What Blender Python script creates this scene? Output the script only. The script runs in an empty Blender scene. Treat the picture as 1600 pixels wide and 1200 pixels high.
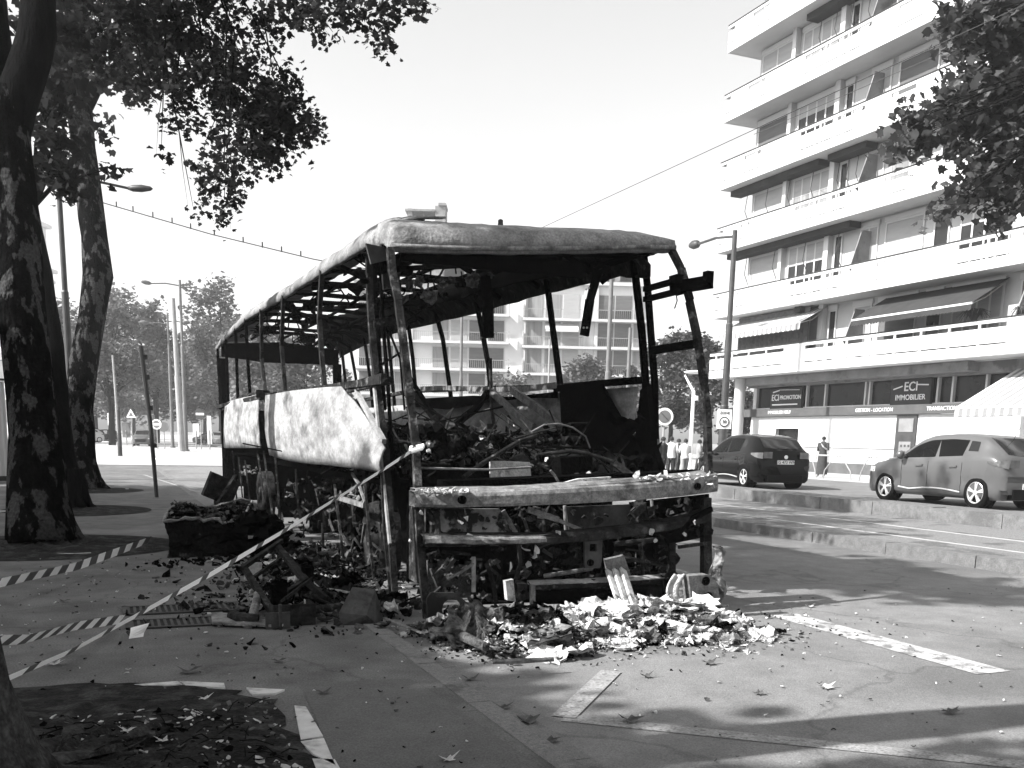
import bpy, bmesh, math, random
import numpy as np
from mathutils import Vector, Matrix
random.seed(7); np.random.seed(7)
scene = bpy.context.scene
COL = scene.collection
rad = math.radians
# ---------------------------------------------------------------- camera, sky, sun, exposure
FPX, PCX, PCY = 1500.0, 800.0, 961.0
TH, RO, YAW, CH = rad(10.4), rad(1.3), rad(22.9718), 1.5
_Rz = np.array([[math.cos(YAW), math.sin(YAW), 0], [-math.sin(YAW), math.cos(YAW), 0], [0, 0, 1]])
_r0 = np.array([1, 0, 0.]); _w = np.array([0, math.cos(TH), -math.sin(TH)]); _u0 = np.array([0, math.sin(TH), math.cos(TH)])
AR = _Rz @ (math.cos(RO) * _r0 + math.sin(RO) * _u0); AU = _Rz @ (-math.sin(RO) * _r0 + math.cos(RO) * _u0); AW = _Rz @ _w
CAM = np.array([0, 0, CH])
cd = bpy.data.cameras.new('camera'); cam = bpy.data.objects.new('camera', cd); COL.objects.link(cam)
cam.matrix_world = Matrix(((AR[0], AU[0], -AW[0], 0), (AR[1], AU[1], -AW[1], 0), (AR[2], AU[2], -AW[2], CH), (0, 0, 0, 1)))
cd.sensor_width = 36; cd.lens = 36 * FPX / 1600; cd.shift_y = (PCY - 600) / 1600; cd.clip_end = 5000; cd.clip_start = .05
scene.camera = cam
SUN_EL = rad(39.3)
SDIR = Vector((1, -.02, -math.tan(SUN_EL))).normalized()          # direction the light travels
sl = bpy.data.lights.new('sun', 'SUN'); sl.energy = 5.0; sl.angle = rad(.6); sl.color = (1, .99, .98)
so = bpy.data.objects.new('sun', sl); COL.objects.link(so); so.rotation_euler = SDIR.to_track_quat('-Z', 'Y').to_euler(); so.location = (-20, 0, 40)
w = bpy.data.worlds.new('World'); scene.world = w; w.use_nodes = True
nt = w.node_tree; nt.nodes.clear()
sky = nt.nodes.new('ShaderNodeTexSky'); sky.sky_type = 'NISHITA'; sky.sun_disc = False
sky.sun_elevation = SUN_EL; sky.sun_rotation = math.atan2(-SDIR.x, -SDIR.y); sky.dust_density = 3.0; sky.air_density = 1.6; sky.ozone_density = 0.2
bw = nt.nodes.new('ShaderNodeRGBToBW'); bg = nt.nodes.new('ShaderNodeBackground'); bg.inputs[1].default_value = .13
wo = nt.nodes.new('ShaderNodeOutputWorld')
nt.links.new(sky.outputs[0], bw.inputs[0]); nt.links.new(bw.outputs[0], bg.inputs[0]); nt.links.new(bg.outputs[0], wo.inputs[0])
scene.view_settings.view_transform = 'Standard'; scene.view_settings.look = 'None'; scene.view_settings.gamma = 1
scene.view_settings.exposure = 1.2
scene.cycles.max_bounces = 6; scene.cycles.diffuse_bounces = 3; scene.cycles.glossy_bounces = 3
scene.cycles.transparent_max_bounces = 8

# ---------------------------------------------------------------- pixel -> point on a real plane
def ray(x, y): return (x - PCX) * AR - (y - PCY) * AU + FPX * AW
def atX(x, y, X): d = ray(x, y); return CAM + d * (X / d[0])
def atY(x, y, Y): d = ray(x, y); return CAM + d * (Y / d[1])
def atZ(x, y, z=0.): d = ray(x, y); return CAM + d * ((z - CH) / d[2])
def atD(x, y, dep): return CAM + ray(x, y) * (dep / FPX)

# ---------------------------------------------------------------- materials (all greys: the photograph is black and white)
MATS = {}
def mat(name, a, b=None, scale=4., rough=.8, metal=0., bump=0., lo=.35, hi=.65, stretch=(1, 1, 1), detail=6., c=None, scale2=None, lo2=.55, hi2=.62, spec=.18, trans=0., bscale=None, grain=0., gscale=90, crack=0., leafy=0.):
    if name in MATS: return MATS[name]
    m = bpy.data.materials.new(name); m.use_nodes = True; n = m.node_tree; B = n.nodes['Principled BSDF']
    B.inputs['Roughness'].default_value = rough; B.inputs['Metallic'].default_value = metal
    B.inputs['Specular IOR Level'].default_value = spec
    tc = n.nodes.new('ShaderNodeTexCoord'); mp = n.nodes.new('ShaderNodeMapping'); mp.inputs['Scale'].default_value = stretch
    n.links.new(tc.outputs['Object'], mp.inputs[0])
    g = lambda v: (v, v, v, 1)
    if b is None: b = a
    no = n.nodes.new('ShaderNodeTexNoise'); no.inputs['Scale'].default_value = scale; no.inputs['Detail'].default_value = detail; no.inputs['Roughness'].default_value = .65
    n.links.new(mp.outputs[0], no.inputs[0])
    cr = n.nodes.new('ShaderNodeValToRGB'); cr.color_ramp.elements[0].position = lo; cr.color_ramp.elements[1].position = hi
    cr.color_ramp.elements[0].color = g(a); cr.color_ramp.elements[1].color = g(b); n.links.new(no.outputs[0], cr.inputs[0])
    outc = cr.outputs[0]
    if c is not None:
        n2 = n.nodes.new('ShaderNodeTexNoise'); n2.inputs['Scale'].default_value = scale2 or scale * .4; n2.inputs['Detail'].default_value = 8; n2.inputs['Roughness'].default_value = .6
        n.links.new(mp.outputs[0], n2.inputs[0])
        r2 = n.nodes.new('ShaderNodeValToRGB'); r2.color_ramp.elements[0].position = lo2; r2.color_ramp.elements[1].position = hi2
        r2.color_ramp.elements[0].color = g(0); r2.color_ramp.elements[1].color = g(1); n.links.new(n2.outputs[0], r2.inputs[0])
        mx = n.nodes.new('ShaderNodeMixRGB'); n.links.new(r2.outputs[0], mx.inputs[0]); n.links.new(outc, mx.inputs[1]); mx.inputs[2].default_value = g(c); outc = mx.outputs[0]
    if grain:
        n3 = n.nodes.new('ShaderNodeTexNoise'); n3.inputs['Scale'].default_value = gscale; n3.inputs['Detail'].default_value = 3; n.links.new(tc.outputs['Object'], n3.inputs[0])
        m3 = n.nodes.new('ShaderNodeMapRange'); m3.inputs[1].default_value = .3; m3.inputs[2].default_value = .7; m3.inputs[3].default_value = 1 - grain; m3.inputs[4].default_value = 1 + grain; n.links.new(n3.outputs[0], m3.inputs[0])
        x3 = n.nodes.new('ShaderNodeMixRGB'); x3.blend_type = 'MULTIPLY'; x3.inputs[0].default_value = 1; n.links.new(outc, x3.inputs[1]); n.links.new(m3.outputs[0], x3.inputs[2]); outc = x3.outputs[0]
    if crack:
        dn = n.nodes.new('ShaderNodeTexNoise'); dn.inputs['Scale'].default_value = 1.3; dn.inputs['Detail'].default_value = 6; n.links.new(tc.outputs['Object'], dn.inputs[0])
        va = n.nodes.new('ShaderNodeVectorMath'); va.operation = 'ADD'; n.links.new(tc.outputs['Object'], va.inputs[0]); n.links.new(dn.outputs['Color'], va.inputs[1])
        vo = n.nodes.new('ShaderNodeTexVoronoi'); vo.feature = 'DISTANCE_TO_EDGE'; vo.inputs['Scale'].default_value = crack; n.links.new(va.outputs[0], vo.inputs[0])
        m4 = n.nodes.new('ShaderNodeMapRange'); m4.inputs[1].default_value = 0; m4.inputs[2].default_value = .012; m4.inputs[3].default_value = .72; m4.inputs[4].default_value = 1; n.links.new(vo.outputs[0], m4.inputs[0])
        x4 = n.nodes.new('ShaderNodeMixRGB'); x4.blend_type = 'MULTIPLY'; x4.inputs[0].default_value = 1; n.links.new(outc, x4.inputs[1]); n.links.new(m4.outputs[0], x4.inputs[2]); outc = x4.outputs[0]
    n.links.new(outc, B.inputs['Base Color'])
    if leafy:
        tl = n.nodes.new('ShaderNodeBsdfTranslucent'); n.links.new(outc, tl.inputs[0]); ms = n.nodes.new('ShaderNodeMixShader'); ms.inputs[0].default_value = leafy
        n.links.new(B.outputs[0], ms.inputs[1]); n.links.new(tl.outputs[0], ms.inputs[2]); n.links.new(ms.outputs[0], n.nodes['Material Output'].inputs[0])
    if bump:
        bn = n.nodes.new('ShaderNodeTexNoise'); bn.inputs['Scale'].default_value = bscale or scale * 2; bn.inputs['Detail'].default_value = 8
        n.links.new(mp.outputs[0], bn.inputs[0])
        bp = n.nodes.new('ShaderNodeBump'); bp.inputs['Strength'].default_value = bump; bp.inputs['Distance'].default_value = .05
        n.links.new(bn.outputs[0], bp.inputs['Height']); n.links.new(bp.outputs[0], B.inputs['Normal'])
    if trans: B.inputs['Alpha'].default_value = 1 - trans
    MATS[name] = m; return m
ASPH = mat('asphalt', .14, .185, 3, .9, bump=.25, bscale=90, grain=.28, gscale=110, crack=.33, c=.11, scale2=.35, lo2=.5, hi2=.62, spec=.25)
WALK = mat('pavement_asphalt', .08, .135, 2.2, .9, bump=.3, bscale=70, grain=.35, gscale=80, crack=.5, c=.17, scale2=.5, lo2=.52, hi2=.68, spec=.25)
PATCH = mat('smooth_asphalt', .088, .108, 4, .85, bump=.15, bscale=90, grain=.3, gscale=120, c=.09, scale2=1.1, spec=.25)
KERB = mat('kerb_granite', .12, .17, 30, .85, bump=.2, bscale=80, grain=.3, gscale=120, c=.08, scale2=2, spec=.3)
KERB2 = mat('pale_kerb_concrete', .10, .15, 8, .85, bump=.2, bscale=60, grain=.2, gscale=60, c=.09, scale2=.8, spec=.3)
TRACK = mat('track_paving', .13, .19, 30, .85, bump=.5, bscale=40, grain=.4, gscale=45, c=.09, scale2=1.3, spec=.3)
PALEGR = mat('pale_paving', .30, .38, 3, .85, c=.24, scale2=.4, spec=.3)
SOIL = mat('soil', .008, .026, 9, .95, grain=.4, gscale=60, bump=.9, bscale=40, c=.05, scale2=5, lo2=.5, hi2=.62, spec=.1)
PAINT = mat('worn_road_paint', .30, .42, 14, .8, grain=.3, gscale=60, c=.15, scale2=9, lo2=.48, hi2=.6, spec=.3)
PAINTD = mat('faded_road_paint', .2, .28, 14, .85, grain=.3, gscale=60, c=.13, scale2=25, spec=.3)
STONE = mat('pale_edging_stone', .42, .55, 7, .85, bump=.2, bscale=40, c=.2, scale2=5, lo2=.55, hi2=.7)
BURNT = mat('charred_metal', .006, .035, 9, .85, bump=.4, bscale=30, grain=.3, gscale=60, c=.11, scale2=5, lo2=.58, hi2=.72, spec=.03)
CHAR = mat('soot', .0015, .005, 6, .95, bump=.6, bscale=25, spec=.0)
ROOFM = mat('scorched_roof_skin', .10, .27, 3.2, .85, bump=.3, bscale=30, grain=.3, gscale=50, c=.04, scale2=2.6, lo2=.55, hi2=.74, spec=.3)
ASHM = mat('ash_white_metal', .15, .36, 7, .85, bump=.12, bscale=30, stretch=(1, .45, 1), grain=.15, gscale=35, c=.05, scale2=2.1, lo2=.52, hi2=.66, detail=9, spec=.3)
RAILM = mat('ash_streaked_metal', .07, .22, 12, .75, bump=.12, grain=.3, gscale=60, bscale=40, c=.02, scale2=4, lo2=.55, hi2=.7, spec=.35)
POSTM = mat('scorched_post_metal', .005, .035, 7, .9, bump=.4, bscale=40, c=.16, scale2=8, lo2=.56, hi2=.72, grain=.4, gscale=40, spec=.05)
ASH = mat('white_ash', .34, .62, 12, .95, bump=.6, bscale=50, c=.10, scale2=7, lo2=.56, hi2=.68, spec=.1)
ASHG = mat('grey_ash', .03, .11, 16, .95, bump=.6, bscale=50, c=.012, scale2=7, lo2=.52, hi2=.64, spec=.1)
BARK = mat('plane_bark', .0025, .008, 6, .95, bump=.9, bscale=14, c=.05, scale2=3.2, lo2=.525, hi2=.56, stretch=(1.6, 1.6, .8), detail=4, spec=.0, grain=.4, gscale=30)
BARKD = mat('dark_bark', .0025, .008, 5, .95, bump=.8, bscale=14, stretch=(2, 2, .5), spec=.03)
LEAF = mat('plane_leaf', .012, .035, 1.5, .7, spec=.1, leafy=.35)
LEAFR = mat('sunlit_leaf', .035, .10, 1.5, .6, spec=.3, leafy=.35)  # paler copy of the plane leaf, sunlight put into its grey
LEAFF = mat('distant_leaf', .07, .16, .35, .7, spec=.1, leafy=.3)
CARGLASS = mat('car_glass', .01, .012, 3, .08, spec=.5, trans=.72)
LITTER = mat('dry_leaf', .03, .11, 8, .8, spec=.2)
WHITE = mat('white_render', .46, .52, .6, .8, c=.4, scale2=.25, lo2=.6, hi2=.8, spec=.3)
WHITE2 = mat('wall_render', .36, .42, .5, .85, c=.3, scale2=.3, lo2=.55, hi2=.8, spec=.3)
MARB = mat('white_stone_cladding', .5, .56, .5, .5, c=.42, scale2=.7, lo2=.5, hi2=.8)
GREYW = mat('grey_concrete', .15, .22, 1.2, .85, c=.11, scale2=.7)
DARKB = mat('dark_plinth', .07, .1, 2, .8)
SHUT = mat('roller_shutter', .28, .33, .8, .7, stretch=(1, 1, 6))
SHUTG = mat('grey_shutter', .085, .12, .8, .7, stretch=(1, 1, 6))
GLASS = mat('window_glass', .008, .02, .6, .1, spec=.25)
GLASSP = mat('curtained_glass', .15, .26, .8, .4, stretch=(3, 3, .3))
GLASSD = mat('shop_glass', .004, .012, .8, .15, spec=.2)
FRAME = mat('white_frame', .5)
DRAIL = mat('handrail_grey', .035, .05, 3, .8, spec=0.)
AWND = mat('dark_awning_cloth', .03, .045, 1.2, .9)
AWNW = mat('pale_awning_cloth', .46, .5, 3, .9)
AWNG = mat('awning_stripe', .17, .2, 3, .9)
SIGNG = mat('grey_sign_board', .06, .08, 2, .6)
SIGND = mat('dark_sign_board', .02, .03, 2, .5)
LETTER = mat('white_lettering', .6)
POLE = mat('painted_pole', .10, .14, 3, .5, spec=.4)
POLEL = mat('pale_pole', .22, .3, 2, .6)
POLED = mat('dark_pole', .025, .045, 3, .5, spec=.4)
WIRE = mat('wire', .05)
CARB = mat('black_car_paint', .002, .003, 2, .06, spec=.22)
CARG = mat('grey_car_paint', .075, .08, 2, .3, metal=.0, spec=.6)
CARW = mat('pale_car_paint', .5, .55, 2, .3)
TYRE = mat('tyre_rubber', .004, .008, 12, .9, spec=.05)
RIM = mat('alloy_rim', .6, .66, 6, .3, metal=.5)
BLACK = mat('black_trim', .002, .004, 5, .7, spec=.1)
LAMPR = mat('tail_lamp', .06, .1, 8, .12, spec=.8)
PLATE = mat('number_plate', .6)
SKIN = mat('skin', .28, .33, 8, .6)
CLD = mat('dark_cloth', .03, .05, 12, .9)
CLM = mat('mid_cloth', .2, .25, 12, .9)
CLW = mat('pale_cloth', .6, .7, 12, .9)
HAIR = mat('hair', .015, .03, 20, .7)
TAPEW = mat('tape_white', .9, .95, 6, .5)
TAPED = mat('tape_dark', .09, .12, 6, .5)
IRON = mat('cast_iron', .03, .06, 14, .7, spec=.3)
SIGNW = mat('sign_white', .75, .8, 4, .5)
SIGNM = mat('sign_mid', .13, .16, 4, .5)
BOXM = mat('scorched_sheet', .03, .07, 7, .8, bump=.2, bscale=20, c=.01, scale2=4, lo2=.5, hi2=.6, spec=.3)
STEEL = mat('galvanised_rail', .3, .36, 6, .5, metal=.3)

# ---------------------------------------------------------------- mesh builder
class MB:
    def __init__(s): s.v = []; s.f = []; s.m = []
    def add(s, vs, fs, mi=0):
        k = len(s.v); s.v += [tuple(map(float, p)) for p in vs]
        for f in fs: s.f.append(tuple(i + k for i in f)); s.m.append(mi)
    def box(s, lo, hi, mi=0, M=None):
        x0, y0, z0 = lo; x1, y1, z1 = hi
        vs = [(x0, y0, z0), (x1, y0, z0), (x1, y1, z0), (x0, y1, z0), (x0, y0, z1), (x1, y0, z1), (x1, y1, z1), (x0, y1, z1)]
        if M is not None: vs = [tuple(M @ Vector(p)) for p in vs]
        s.add(vs, [(3, 2, 1, 0), (4, 5, 6, 7), (0, 1, 5, 4), (1, 2, 6, 5), (2, 3, 7, 6), (3, 0, 4, 7)], mi)
    def beam(s, p0, p1, wd, ht=None, mi=0, up=(0, 0, 1), taper=1.):
        ht = ht or wd; p0 = Vector(p0); p1 = Vector(p1); d = (p1 - p0).normalized(); u = Vector(up)
        if abs(d.dot(u)) > .95: u = Vector((0, 1, 0))
        a = d.cross(u).normalized(); b = a.cross(d).normalized(); vs = []
        for p, t in ((p0, 1), (p1, taper)):
            for i, j in ((-1, -1), (1, -1), (1, 1), (-1, 1)): vs.append(p + a * (i * wd * t / 2) + b * (j * ht * t / 2))
        s.add(vs, [(0, 1, 2, 3), (7, 6, 5, 4), (1, 0, 4, 5), (2, 1, 5, 6), (3, 2, 6, 7), (0, 3, 7, 4)], mi)
    def tube(s, pts, r, n=8, mi=0, cap=True):
        pts = [Vector(p) for p in pts]; k = len(pts)
        rr = r if isinstance(r, (list, tuple)) else [r] * k
        vs = []; u = None
        for i, p in enumerate(pts):
            d = (pts[min(i + 1, k - 1)] - pts[max(i - 1, 0)]).normalized()
            if u is None: u = Vector((1, 0, 0)) if abs(d.x) < .8 else Vector((0, 1, 0))
            a = d.cross(u).normalized(); b = a.cross(d).normalized(); u = b
            for j in range(n):
                t = 2 * math.pi * j / n; vs.append(p + (a * math.cos(t) + b * math.sin(t)) * rr[i])
        fs = [(i * n + j, i * n + (j + 1) % n, (i + 1) * n + (j + 1) % n, (i + 1) * n + j) for i in range(k - 1) for j in range(n)]
        if cap: fs += [tuple(range(n))[::-1], tuple(range((k - 1) * n, k * n))]
        s.add(vs, fs, mi)
    def prism(s, pts, off, mi=0):            # polygon pts extruded by vector off
        n = len(pts); pts = [Vector(p) for p in pts]; off = Vector(off)
        vs = pts + [p + off for p in pts]
        s.add(vs, [tuple(range(n)), tuple(range(2 * n - 1, n - 1, -1))] + [((i + 1) % n, i, n + i, n + (i + 1) % n) for i in range(n)], mi)
    def grid(s, rows, mi=0, closed=False):
        n = len(rows[0]); vs = [p for r in rows for p in r]
        fs = [(i * n + j, i * n + j + 1, (i + 1) * n + j + 1, (i + 1) * n + j) for i in range(len(rows) - 1) for j in range(n - 1)]
        s.add(vs, fs, mi)
    def disc(s, c, ax, r, th, n=20, mi=0):
        c = Vector(c); ax = Vector(ax).normalized(); s.tube([c - ax * th / 2, c + ax * th / 2], r, n, mi)
    def build(s, name, mats, parent=None, org=None, smooth=False):
        if not isinstance(mats, (list, tuple)): mats = [mats]
        if org is None: org = worldloc(parent) if parent else Vector((0, 0, 0))
        o_ = Vector(org); me = bpy.data.meshes.new(name)
        me.from_pydata([tuple(Vector(p) - o_) for p in s.v], [], s.f); me.update()
        for m in mats: me.materials.append(m)
        if len(mats) > 1: me.polygons.foreach_set('material_index', s.m)
        if smooth: me.polygons.foreach_set('use_smooth', [True] * len(me.polygons))
        o = bpy.data.objects.new(name, me); COL.objects.link(o)
        if parent: o.parent = parent; o.location = o_ - worldloc(parent)
        else: o.location = o_
        return o
def worldloc(o):
    l = Vector((0, 0, 0))
    while o is not None: l = l + o.location; o = o.parent
    return l
def tag(o, label=None, cat=None, group=None, kind=None):
    if label: o['label'] = label
    if cat: o['category'] = cat
    if group: o['group'] = group
    if kind: o['kind'] = kind
    return o
def struct(o, label=None): return tag(o, label, None, None, 'structure')
def empty(name, loc, label, cat, group=None):
    o = bpy.data.objects.new(name, None); COL.objects.link(o); o.location = loc; o.empty_display_size = .3
    return tag(o, label, cat, group)
def copy_tree(o, parent=None):
    c = o.copy(); COL.objects.link(c); c.parent = parent
    for ch in o.children: copy_tree(ch, c)
    return c
def text(body, size, mt, parent, origin, xdir, ydir, depth=.006, name='lettering', space=1., bold=0.):
    cu = bpy.data.curves.new('t', 'FONT'); cu.body = body; cu.size = size; cu.extrude = depth; cu.align_x = 'CENTER'; cu.align_y = 'CENTER'; cu.space_character = space; cu.offset = bold; cu.resolution_u = 3
    t = bpy.data.objects.new('t', cu); COL.objects.link(t); bpy.context.view_layer.update()
    me = bpy.data.meshes.new_from_object(t.evaluated_get(bpy.context.evaluated_depsgraph_get()))
    bpy.data.objects.remove(t); bpy.data.curves.remove(cu); me.materials.clear(); me.materials.append(mt)
    xd = Vector(xdir).normalized(); yd = Vector(ydir).normalized(); zd = xd.cross(yd)
    Mx = Matrix((xd, yd, zd)).transposed().to_4x4(); me.transform(Mx)
    o = bpy.data.objects.new(name, me); COL.objects.link(o)
    if parent: o.parent = parent; o.location = Vector(origin) - worldloc(parent)
    else: o.location = origin
    return o
def crumple(mb, c, s, mi=0, n=5, th=.01, amp=.35):   # a crumpled rag
    R = Matrix.Rotation(random.uniform(0, 6.28), 3, 'Z') @ Matrix.Rotation(random.gauss(0, .35), 3, 'X'); c = Vector(c); el = random.uniform(.4, 1); a0, a1, a2 = [random.uniform(0, 6) for _ in range(3)]; rows = []
    for i in range(n + 1):
        r = []
        for j in range(n + 1):
            u, v = i / n - .5, j / n - .5; e = 1 - .5 * (abs(u) + abs(v)) * random.uniform(0, 1); r.append(tuple(c + R @ Vector((u * 2 * s * e, v * 2 * s * el * e, amp * s * (math.sin(u * 9 + a0) * math.cos(v * 7 + a1) + .5 * math.sin((u + v) * 14 + a2)) + random.uniform(-.1, .1) * s))))
        rows.append(r)
    mb.grid(rows, mi); mb.grid([[(x, y, z - th) for x, y, z in r[::-1]] for r in rows], mi)
def jit(p, a): return (p[0] + random.uniform(-a, a), p[1] + random.uniform(-a, a), p[2] + random.uniform(-a, a))
def sheet_chunk(mb, c, r, flat=.3, mi=0, th=.012, rot=None):        # a bent, torn scrap of sheet
    n = random.randint(5, 8); el = random.uniform(.35, 1); R = Matrix.Rotation(random.uniform(0, 6.28), 3, 'Z') @ Matrix.Rotation(random.gauss(0, flat), 3, 'X') @ Matrix.Rotation(random.gauss(0, flat), 3, 'Y')
    if rot is not None: R = rot @ R
    fold = random.uniform(-.7, .7); ring = []
    for i in range(n):
        t = 6.283 * i / n + random.uniform(-.3, .3); q = r * random.uniform(.55, 1.1); x = math.cos(t) * q; y = math.sin(t) * q * el
        ring.append(Vector((x, y, abs(x) * fold + random.uniform(-.12, .12) * r)))
    ring.append(Vector((0, 0, random.uniform(-.1, .1) * r)))
    top = [R @ p + Vector(c) for p in ring]; bot = [R @ (p - Vector((0, 0, th))) + Vector(c) for p in ring]
    m = n + 1; fs = []
    for i in range(n):
        j = (i + 1) % n; fs += [(i, j, n), (m + j, m + i, m + n), (j, i, m + i, m + j)]
    mb.add(top + bot, fs, mi)

# ---------------------------------------------------------------- SETTING
def plane(name, x0, x1, y0, y1, z, m, nx=1, ny=1, label=None):
    mb = MB(); mb.grid([[(x0 + (x1 - x0) * i / nx, y0 + (y1 - y0) * j / ny, z) for i in range(nx + 1)] for j in range(ny + 1)])
    return struct(mb.build(name, m), label)
plane('ground', -1500, 1500, -1500, 2500, -.12, GREYW, label='open ground reaching the horizon')
plane('road', 2.1, 10.5, -30, 46, -.04, ASPH, label='asphalt road with the parking bay under the wreck')
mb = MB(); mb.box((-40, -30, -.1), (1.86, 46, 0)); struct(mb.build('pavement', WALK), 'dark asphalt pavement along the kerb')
mb = MB()
y = -10.
while y < 46:
    mb.box((1.86, y + .004, -.1), (2.0, y + .996, .004 + random.uniform(0, .004))); mb.box((2.0, y + .004, -.1), (2.14, y + .996, -.033)); y += 1.
struct(mb.build('kerb', KERB), 'narrow kerb and gutter stones')
mb = MB(); mb.box((-30, 46, -.1), (60, 400, -.004)); struct(mb.build('crossing_road', PALEGR), 'sunlit pale road crossing the far end of the street')
# smooth patch of newer asphalt in the foreground
pp = [atZ(485, 1062), atZ(470, 1080), atZ(525, 1215), atZ(865, 1215), atZ(668, 1048)]
pp = [(p[0], p[1], .004) for p in pp]
mb = MB(); mb.add([(-.05, 5.72, .004), (1.78, 5.72, .004), (1.78, 3.0, .004), (1.05, 3.0, .004), (.95, 3.9, .004), (.72, 4.7, .004)], [(0, 5, 4, 3, 2, 1)])
a = [atZ(470, 1068, .004), atZ(640, 1060, .004), atZ(705, 1100, .004), (1.82, 3.2, .004), atZ(540, 1235, .004), atZ(505, 1150, .004)]
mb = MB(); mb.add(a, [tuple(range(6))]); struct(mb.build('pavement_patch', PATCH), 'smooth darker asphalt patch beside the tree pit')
# tram platform, kerbs
def kerbrow(name, x0, x1, z0, z1, y0, y1, m, label):
    mb = MB(); y = y0
    while y < y1:
        L = 1.6; o = random.uniform(-.006, .006)
        mb.box((x0 + o, y + .006, z0), (x1, y + L - .006, z1 + o)); y += L
    return struct(mb.build(name, m), label)
kerbrow('platform_kerb', 10.5, 10.8, -.1, .125, -10, 120, KERB2, 'pale kerb stones along the tram track')
mb = MB(); mb.box((10.81, -12, -.1), (14.7, 130, .115)); struct(mb.build('track_bed', TRACK), 'paved tram track bed')
mb = MB()
for x in (11.55, 12.98):
    mb.box((x, -12, .116), (x + .06, 130, .124))
struct(mb.build('tram_rails', mat('rail_steel', .28, .36, 5, .5)), 'pair of tram rails')
kerbrow('platform_edge', 14.7, 15.05, -.1, .38, -10, 120, KERB2, 'tall kerb wall beyond the tram track')
mb = MB(); mb.box((15.06, -12, -.1), (15.75, 130, .37)); struct(mb.build('central_strip', KERB2), 'raised strip between tram track and road')
mb = MB(); mb.box((15.76, -30, -.1), (24.6, 130, .26)); struct(mb.build('far_road', mat('far_asphalt', .12, .16, 2, .9, c=.10, scale2=.4)), 'road the cars stand on')
mb = MB(); mb.box((24.61, -30, -.1), (60, 130, .27)); struct(mb.build('far_pavement', PALEGR), 'sunlit pavement before the apartment building')
# road markings
def strip(name, p0, p1, wd, z, m, label):
    p0 = Vector((p0[0], p0[1], z)); p1 = Vector((p1[0], p1[1], z)); d = (p1 - p0).normalized(); a = Vector((-d.y, d.x, 0)) * wd / 2
    N = 12; mb = MB(); mb.grid([[tuple(p0.lerp(p1, i / N) - a), tuple(p0.lerp(p1, i / N) + a)] for i in range(N + 1)]); return struct(mb.build(name, m), label)
RZ = -.04
strip('bay_line', (5.70, 7.05), (5.68, 4.72), .32, RZ + .004, PAINT, 'bold white line at the edge of the parking bay')
a = atZ(880, 1122, RZ); b = atZ(1640, 1200, RZ); c = atZ(955, 1050, RZ)
strip('bay_cross_line', a, b, .14, RZ + .004, PAINTD, 'faded line across the parking bay')
strip('bay_tick', (a[0], a[1]), (c[0], c[1]), .14, RZ + .008, PAINTD, 'short faded tick of a bay line')
mb = MB()
for k in range(9):
    p = atZ(262 + k * 34, 713 + k * .8, 0); mb.box((p[0] - 1.0, 54.5, -.003), (p[0] - .1, 58.0, .002))
struct(mb.build('crossing_marks', mat('fresh_paint', .8)), 'white dashes of a far crossing')
strip('cycle_line', atZ(225, 742), atZ(305, 768), .1, .004, PAINTD, 'faint line on the pavement')

# tree pits (soil and edging)
def pit(cx, cy, rx, ry, label, lump=.05, n=40):
    mb = MB(); rows = []; N = 36; R = 8
    for i in range(R + 1):
        rows.append([(cx + rx * i / R * math.cos(6.283 * j / N), cy + ry * i / R * math.sin(6.283 * j / N), .006 + (lump * (1 - (i / R) ** 2)) * random.uniform(.3, 1.)) for j in range(N)])
    for r in rows: r.append(r[0])
    mb.grid(rows); return struct(mb.build('tree_pit_soil', SOIL, smooth=True), label)
pit(-.82, 13.7, 1.75, 1.5, 'dark soil round the big left trunk', .09)
pit(-.5, 19.8, 1.3, 1.4, 'dark soil round the middle trunk'); pit(-.4, 26.3, 1.3, 1.3, 'dark soil round the far trunk')
mb = MB(); P5 = [atZ(x, y, 0) for x, y in [(-60, 1078), (120, 1068), (240, 1066), (370, 1080), (425, 1095), (462, 1140), (505, 1215), (520, 1290), (200, 1330), (-160, 1330)]]
rows = []; cx, cy = -.3, 4.3
for i in range(9):
    rows.append([(cx + (p[0] - cx) * i / 8 + random.uniform(-.02, .02), cy + (p[1] - cy) * i / 8 + random.uniform(-.02, .02), .006 + .09 * (1 - (i / 8) ** 2) * random.uniform(.4, 1)) for p in [P5[k // 4] * (1 - (k % 4) / 4) + P5[(k // 4 + 1) % 10] * ((k % 4) / 4) for k in range(40)]])
    if i > 5: rows[-1] = [(x + random.uniform(-.06, .05), y + random.uniform(-.06, .05), z) for x, y, z in rows[-1]]
    rows[-1].append(rows[-1][0])
mb.grid(rows); struct(mb.build('tree_pit_soil', SOIL, smooth=True), 'littered dark soil of the nearest tree pit')
edg = [[(460, 1102), (478, 1104), (505, 1150), (470, 1155)], [(470, 1158), (506, 1153), (524, 1195), (490, 1178)], [(488, 1185), (523, 1186), (540, 1215), (500, 1215)], [(385, 1074), (445, 1077), (430, 1083), (395, 1084)], [(280, 1064), (350, 1067), (352, 1074), (290, 1070)], [(210, 1069), (278, 1064), (285, 1069), (225, 1071)]]
for i, q in enumerate(edg):
    mb = MB(); mb.prism([tuple(atZ(x, y, .012)) for x, y in q], (0, 0, -.1)); o = mb.build('edging_stone', STONE, org=tuple(atZ(q[0][0], q[0][1], 0)))
    tag(o, ['pale edging stone nearest the smooth patch top corner', 'cracked pale edging stone in the middle of the pit side', 'pale edging stone at the bottom of the frame', 'thin pale edging stone at the pit corner', 'long thin edging stone on the far side of the pit', 'buried edging stone at the left of the pit far side'][i], 'edging stone', 'edging stones round the nearest tree pit')
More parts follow.
